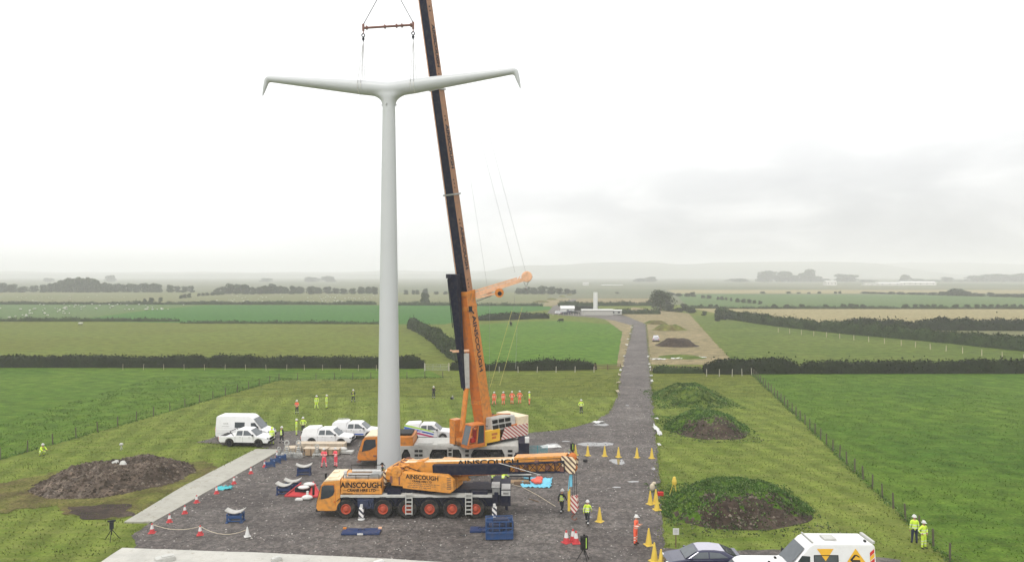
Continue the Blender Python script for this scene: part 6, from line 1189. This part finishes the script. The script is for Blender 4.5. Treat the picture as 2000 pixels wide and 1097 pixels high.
def tripod(loc, label, top, hgt, mat, name, cat, topmat, spread=.45):
    o = thing(name, label, cat, loc, R(20)); mb = MB()
    for k in range(3): a = k*2.094+.5; mb.tube((0,0,hgt),(spread*math.cos(a),spread*math.sin(a),0),.025,.022,6)
    mb.tube((0,0,hgt*.5),(0,0,hgt+.05),.03,.03,6); mb.build('legs', mat, o); t = MB(); top(t, hgt); t.build('head', topmat, o, bevel=.015); return o
tripod(gg(1141,1097), 'black box on a black tripod at the bottom edge, right of the three cones', lambda t, h: (t.box(-.22,.22,-.1,.1,h-.1,h+.75), t.box(-.05,.05,-.05,.05,h+.75,h+.85)), .85, 'black', 'tripod_box', 'tripod', 'black', .5)
q = [o for o in bpy.data.objects if o.name == 'tripod_box'][0]; MB().box(.06,.12,-.115,-.102,.85,1.5).build('pale_strip', 'lime', q)
t2_ = tripod(gg(1118,893), 'black box with yellow-green stripe on a tripod behind the lowered boom tip', lambda t, h: (t.box(-.2,.2,-.1,.1,h-.1,h+.6), t.box(-.04,.04,-.04,.04,h+.6,h+.7)), .75, 'black', 'tripod_box', 'tripod', 'black', .45); MB().box(-.04,.04,-.115,-.102,.75,1.3).box(-.4,.4,-.02,.02,.72,.76).build('pale_strip', 'lime', t2_)
tripod(G(218,1054), 'black survey instrument on a splayed tripod on the rough grass at lower left', lambda t, h: (t.box(-.12,.12,-.1,.1,h,h+.5), t.box(-.25,.25,-.05,.05,h+.5,h+.6)), .75, 'black', 'survey_tripod', 'tripod', 'cloth_dark', .5)
ty = tripod(G(1317,967), 'tall yellow tripod with a pointed hood on the grass beside the nearest mound', lambda t, h: t.lathe((0,0,h-.35),(0,0,1),[(0,0),(.18,.02),(.2,.25),(.10,.6),(0,.66)],12), 1.25, 'cone_yellow', 'yellow_tripod', 'tripod', 'cone_yellow', .4)
tripod(G(884,779), 'small dark case and stand on the mown field right of the person in black', lambda t, h: t.box(-.3,.1,-.2,.2,-.0,.28), .5, 'pale_grey', 'field_stand', 'stand', 'cloth_dark', .3)
tripod(G(237,878), 'small pale instrument on a short stand on the grass behind the dirt heap', lambda t, h: t.ball((0,0,h+.12),(.2,.18,.16),0,10,6), .45, 'pale_grey', 'survey_stand', 'stand', 'pale_grey', .15)
for x, y, l, sz in [(225,906,'left lump of pale concrete rubble on top of the dirt heap',.25),(240,908,'right lump of pale concrete rubble on top of the dirt heap',.3)]:
    p = G(x, y, 1.1); mb = MB(); mb.ball((0,0,.1),(sz,.35,.22),0,7,4); mb.ball((.3*sz,.1,.15),(.3,.25,.25),0,6,4); o = mb.build('rubble', 'pale_grey'); o.location = p; o.rotation_euler.z = x; tag(o, l, 'rubble')
jc_ = thing('jerrycan', 'red fuel can on the grass edge behind the cluster of yellow cones', 'fuel can', G(1290,968), R(10)); MB().box(-.24,.24,-.12,.12,0,.36).build('can_body', 'red', jc_, bevel=.04); MB().path([(-.12,0,.36),(-.1,0,.44),(.1,0,.44),(.12,0,.36)], .02).tube((.17,0,.34),(.22,0,.46),.03,.025,8).build('handle', 'cloth_dark', jc_)
p = gg(1274,958); tag(MB().ball((p.x,p.y,.3),(.22,.2,.34),0,10,7).ball((p.x+.15,p.y+.05,.62),(.18,.15,.14),0,8,5).build('pale_sack', 'sand', smooth=True), 'pale slumped sack behind the cluster of yellow cones', 'sack')
sg = thing('small_sign', 'small white notice on a thin wooden post beside the navy car', 'sign', G(1320,1068), 0); MB().box(-.03,.03,-.03,.03,0,1.2).build('post', 'wood_dark', sg); MB().box(-.2,.2,-.05,-.03,.85,1.27).build('board', 'white_mat', sg); mb = MB()
for k in range(4): mb.box(-.12,.12-.05*(k % 2),-.055,-.051,1.16-.07*k,1.18-.07*k)
mb.build('print_lines', 'steel', sg)
for x, y, l, m_ in [(322,1095,'pale concrete block on the near concrete slab, left','pale_grey'),(740,1101,'white box at the bottom edge on the near concrete slab, middle','white_mat'),(540,1094,'small pale block on the edge of the near concrete slab','pale_grey')]:
    o = MB().box(-.55,.55,-.28,.28,0,.3).box(-.2,.45,-.22,.2,.3,.36).build('concrete_block', m_, bevel=.03); o.location = G(x, y, .14); o.rotation_euler.z = .6; o.scale = (1,1,1) if x == 322 else (.55,.6,.7); tag(o, l, 'block')
scrap(gg(438,955), 1.3, .9, .3, 'crumpled teal cloth on the edge of the concrete path', 'teal', hh=.25, name='cloth', cat='cloth'); 
o = MB().lathe((0,0,.15),(0,0,1),[(0,-.15),(.3,-.15),(.3,.15),(0,.15)],14).build('barrel_lid', 'black'); o.location = gg(1143,902); o.scale = (.7,.7,.7); tag(o, 'small black lump on the gravel right of the boom head', 'lump')
# ---------------------------------------------------------------- haze, sky, light, camera
hz = MB().box(-5300,5300,-70,5300,-1.2,98).build('haze', 'glass'); hz.data.materials.clear(); m = bpy.data.materials.new('haze_air'); m.use_nodes = True; nt = m.node_tree; nt.nodes.clear()
out = nt.nodes.new('ShaderNodeOutputMaterial'); pv = nt.nodes.new('ShaderNodeVolumePrincipled'); pv.inputs['Color'].default_value = (.95,.955,.96,1); pv.inputs['Density'].default_value = HAZE = .0005; pv.inputs['Anisotropy'].default_value = 0
nt.links.new(pv.outputs[0], out.inputs['Volume']); hz.data.materials.append(m); hz['kind'] = 'stuff'
w = bpy.data.worlds.new('World'); S.world = w; w.use_nodes = True; nt = w.node_tree; N, L = nt.nodes, nt.links; bg = N['Background']
EL, AZ = R(58), R(200)        # sun height and compass direction
sky = N.new('ShaderNodeTexSky'); sky.sky_type = 'NISHITA'; sky.sun_disc = False; sky.sun_elevation = EL; sky.sun_rotation = AZ; sky.air_density = 1; sky.dust_density = 4
tcw = N.new('ShaderNodeTexCoord').outputs['Generated']; mp = N.new('ShaderNodeMapping'); mp.inputs['Scale'].default_value = (1.6,1.6,4.5); L.new(tcw, mp.inputs[0])
n1_ = tex(N, L, 2.9, 8, mp.outputs[0], .5, .3); r = ramp(N, [(.32, (4.4,4.45,4.6)), (.5, (5.3,5.35,5.45)), (.68, (7.2,7.2,7.2))]); L.new(n1_.outputs[0], r.inputs[0])
sx = N.new('ShaderNodeSeparateXYZ'); L.new(tcw, sx.inputs[0])
def mr(src, a, b, c, d):
    q = N.new('ShaderNodeMapRange'); q.interpolation_type = 'SMOOTHSTEP'
    for i, v_ in enumerate((a, b, c, d)): q.inputs[1+i].default_value = v_
    L.new(src, q.inputs[0]); return q.outputs[0]
ml = N.new('ShaderNodeMath'); ml.operation = 'MULTIPLY'; L.new(mr(sx.outputs[0], -.5, .35, .25, 1), ml.inputs[0]); L.new(mr(sx.outputs[2], .03, .34, 1, 0), ml.inputs[1])
cl_ = mix(N, L, (10.2,10.2,10.2), r.outputs[0], ml.outputs[0]); c2_ = mix(N, L, sky.outputs[0], cl_, .95); L.new(c2_, bg.inputs['Color']); bg.inputs['Strength'].default_value = .1
sl = bpy.data.lights.new('Sun', 'SUN'); sl.energy = 1.3; sl.angle = R(14); sl.color = (1,.97,.92); so = bpy.data.objects.new('Sun', sl); COL.objects.link(so)
d = Vector((math.sin(AZ)*math.cos(EL), math.cos(AZ)*math.cos(EL), math.sin(EL))); so.rotation_euler = d.to_track_quat('Z', 'Y').to_euler(); so.location = (0,0,120)
cm = bpy.data.cameras.new('Camera'); cm.sensor_width = 36; cm.lens = 36*F/2000; cm.shift_y = -(548.5-HY)/2000; cm.clip_end = 12000; cm.clip_start = .5
co = bpy.data.objects.new('Camera', cm); COL.objects.link(co); co.location = (0,0,H); co.rotation_euler = (R(90),0,0); S.camera = co
S.view_settings.view_transform = 'Standard'; S.view_settings.look = 'None'; S.view_settings.gamma = 1; S.view_settings.exposure = .54
S.cycles.volume_bounces = 2; S.cycles.max_bounces = 6; S.cycles.use_denoising = True
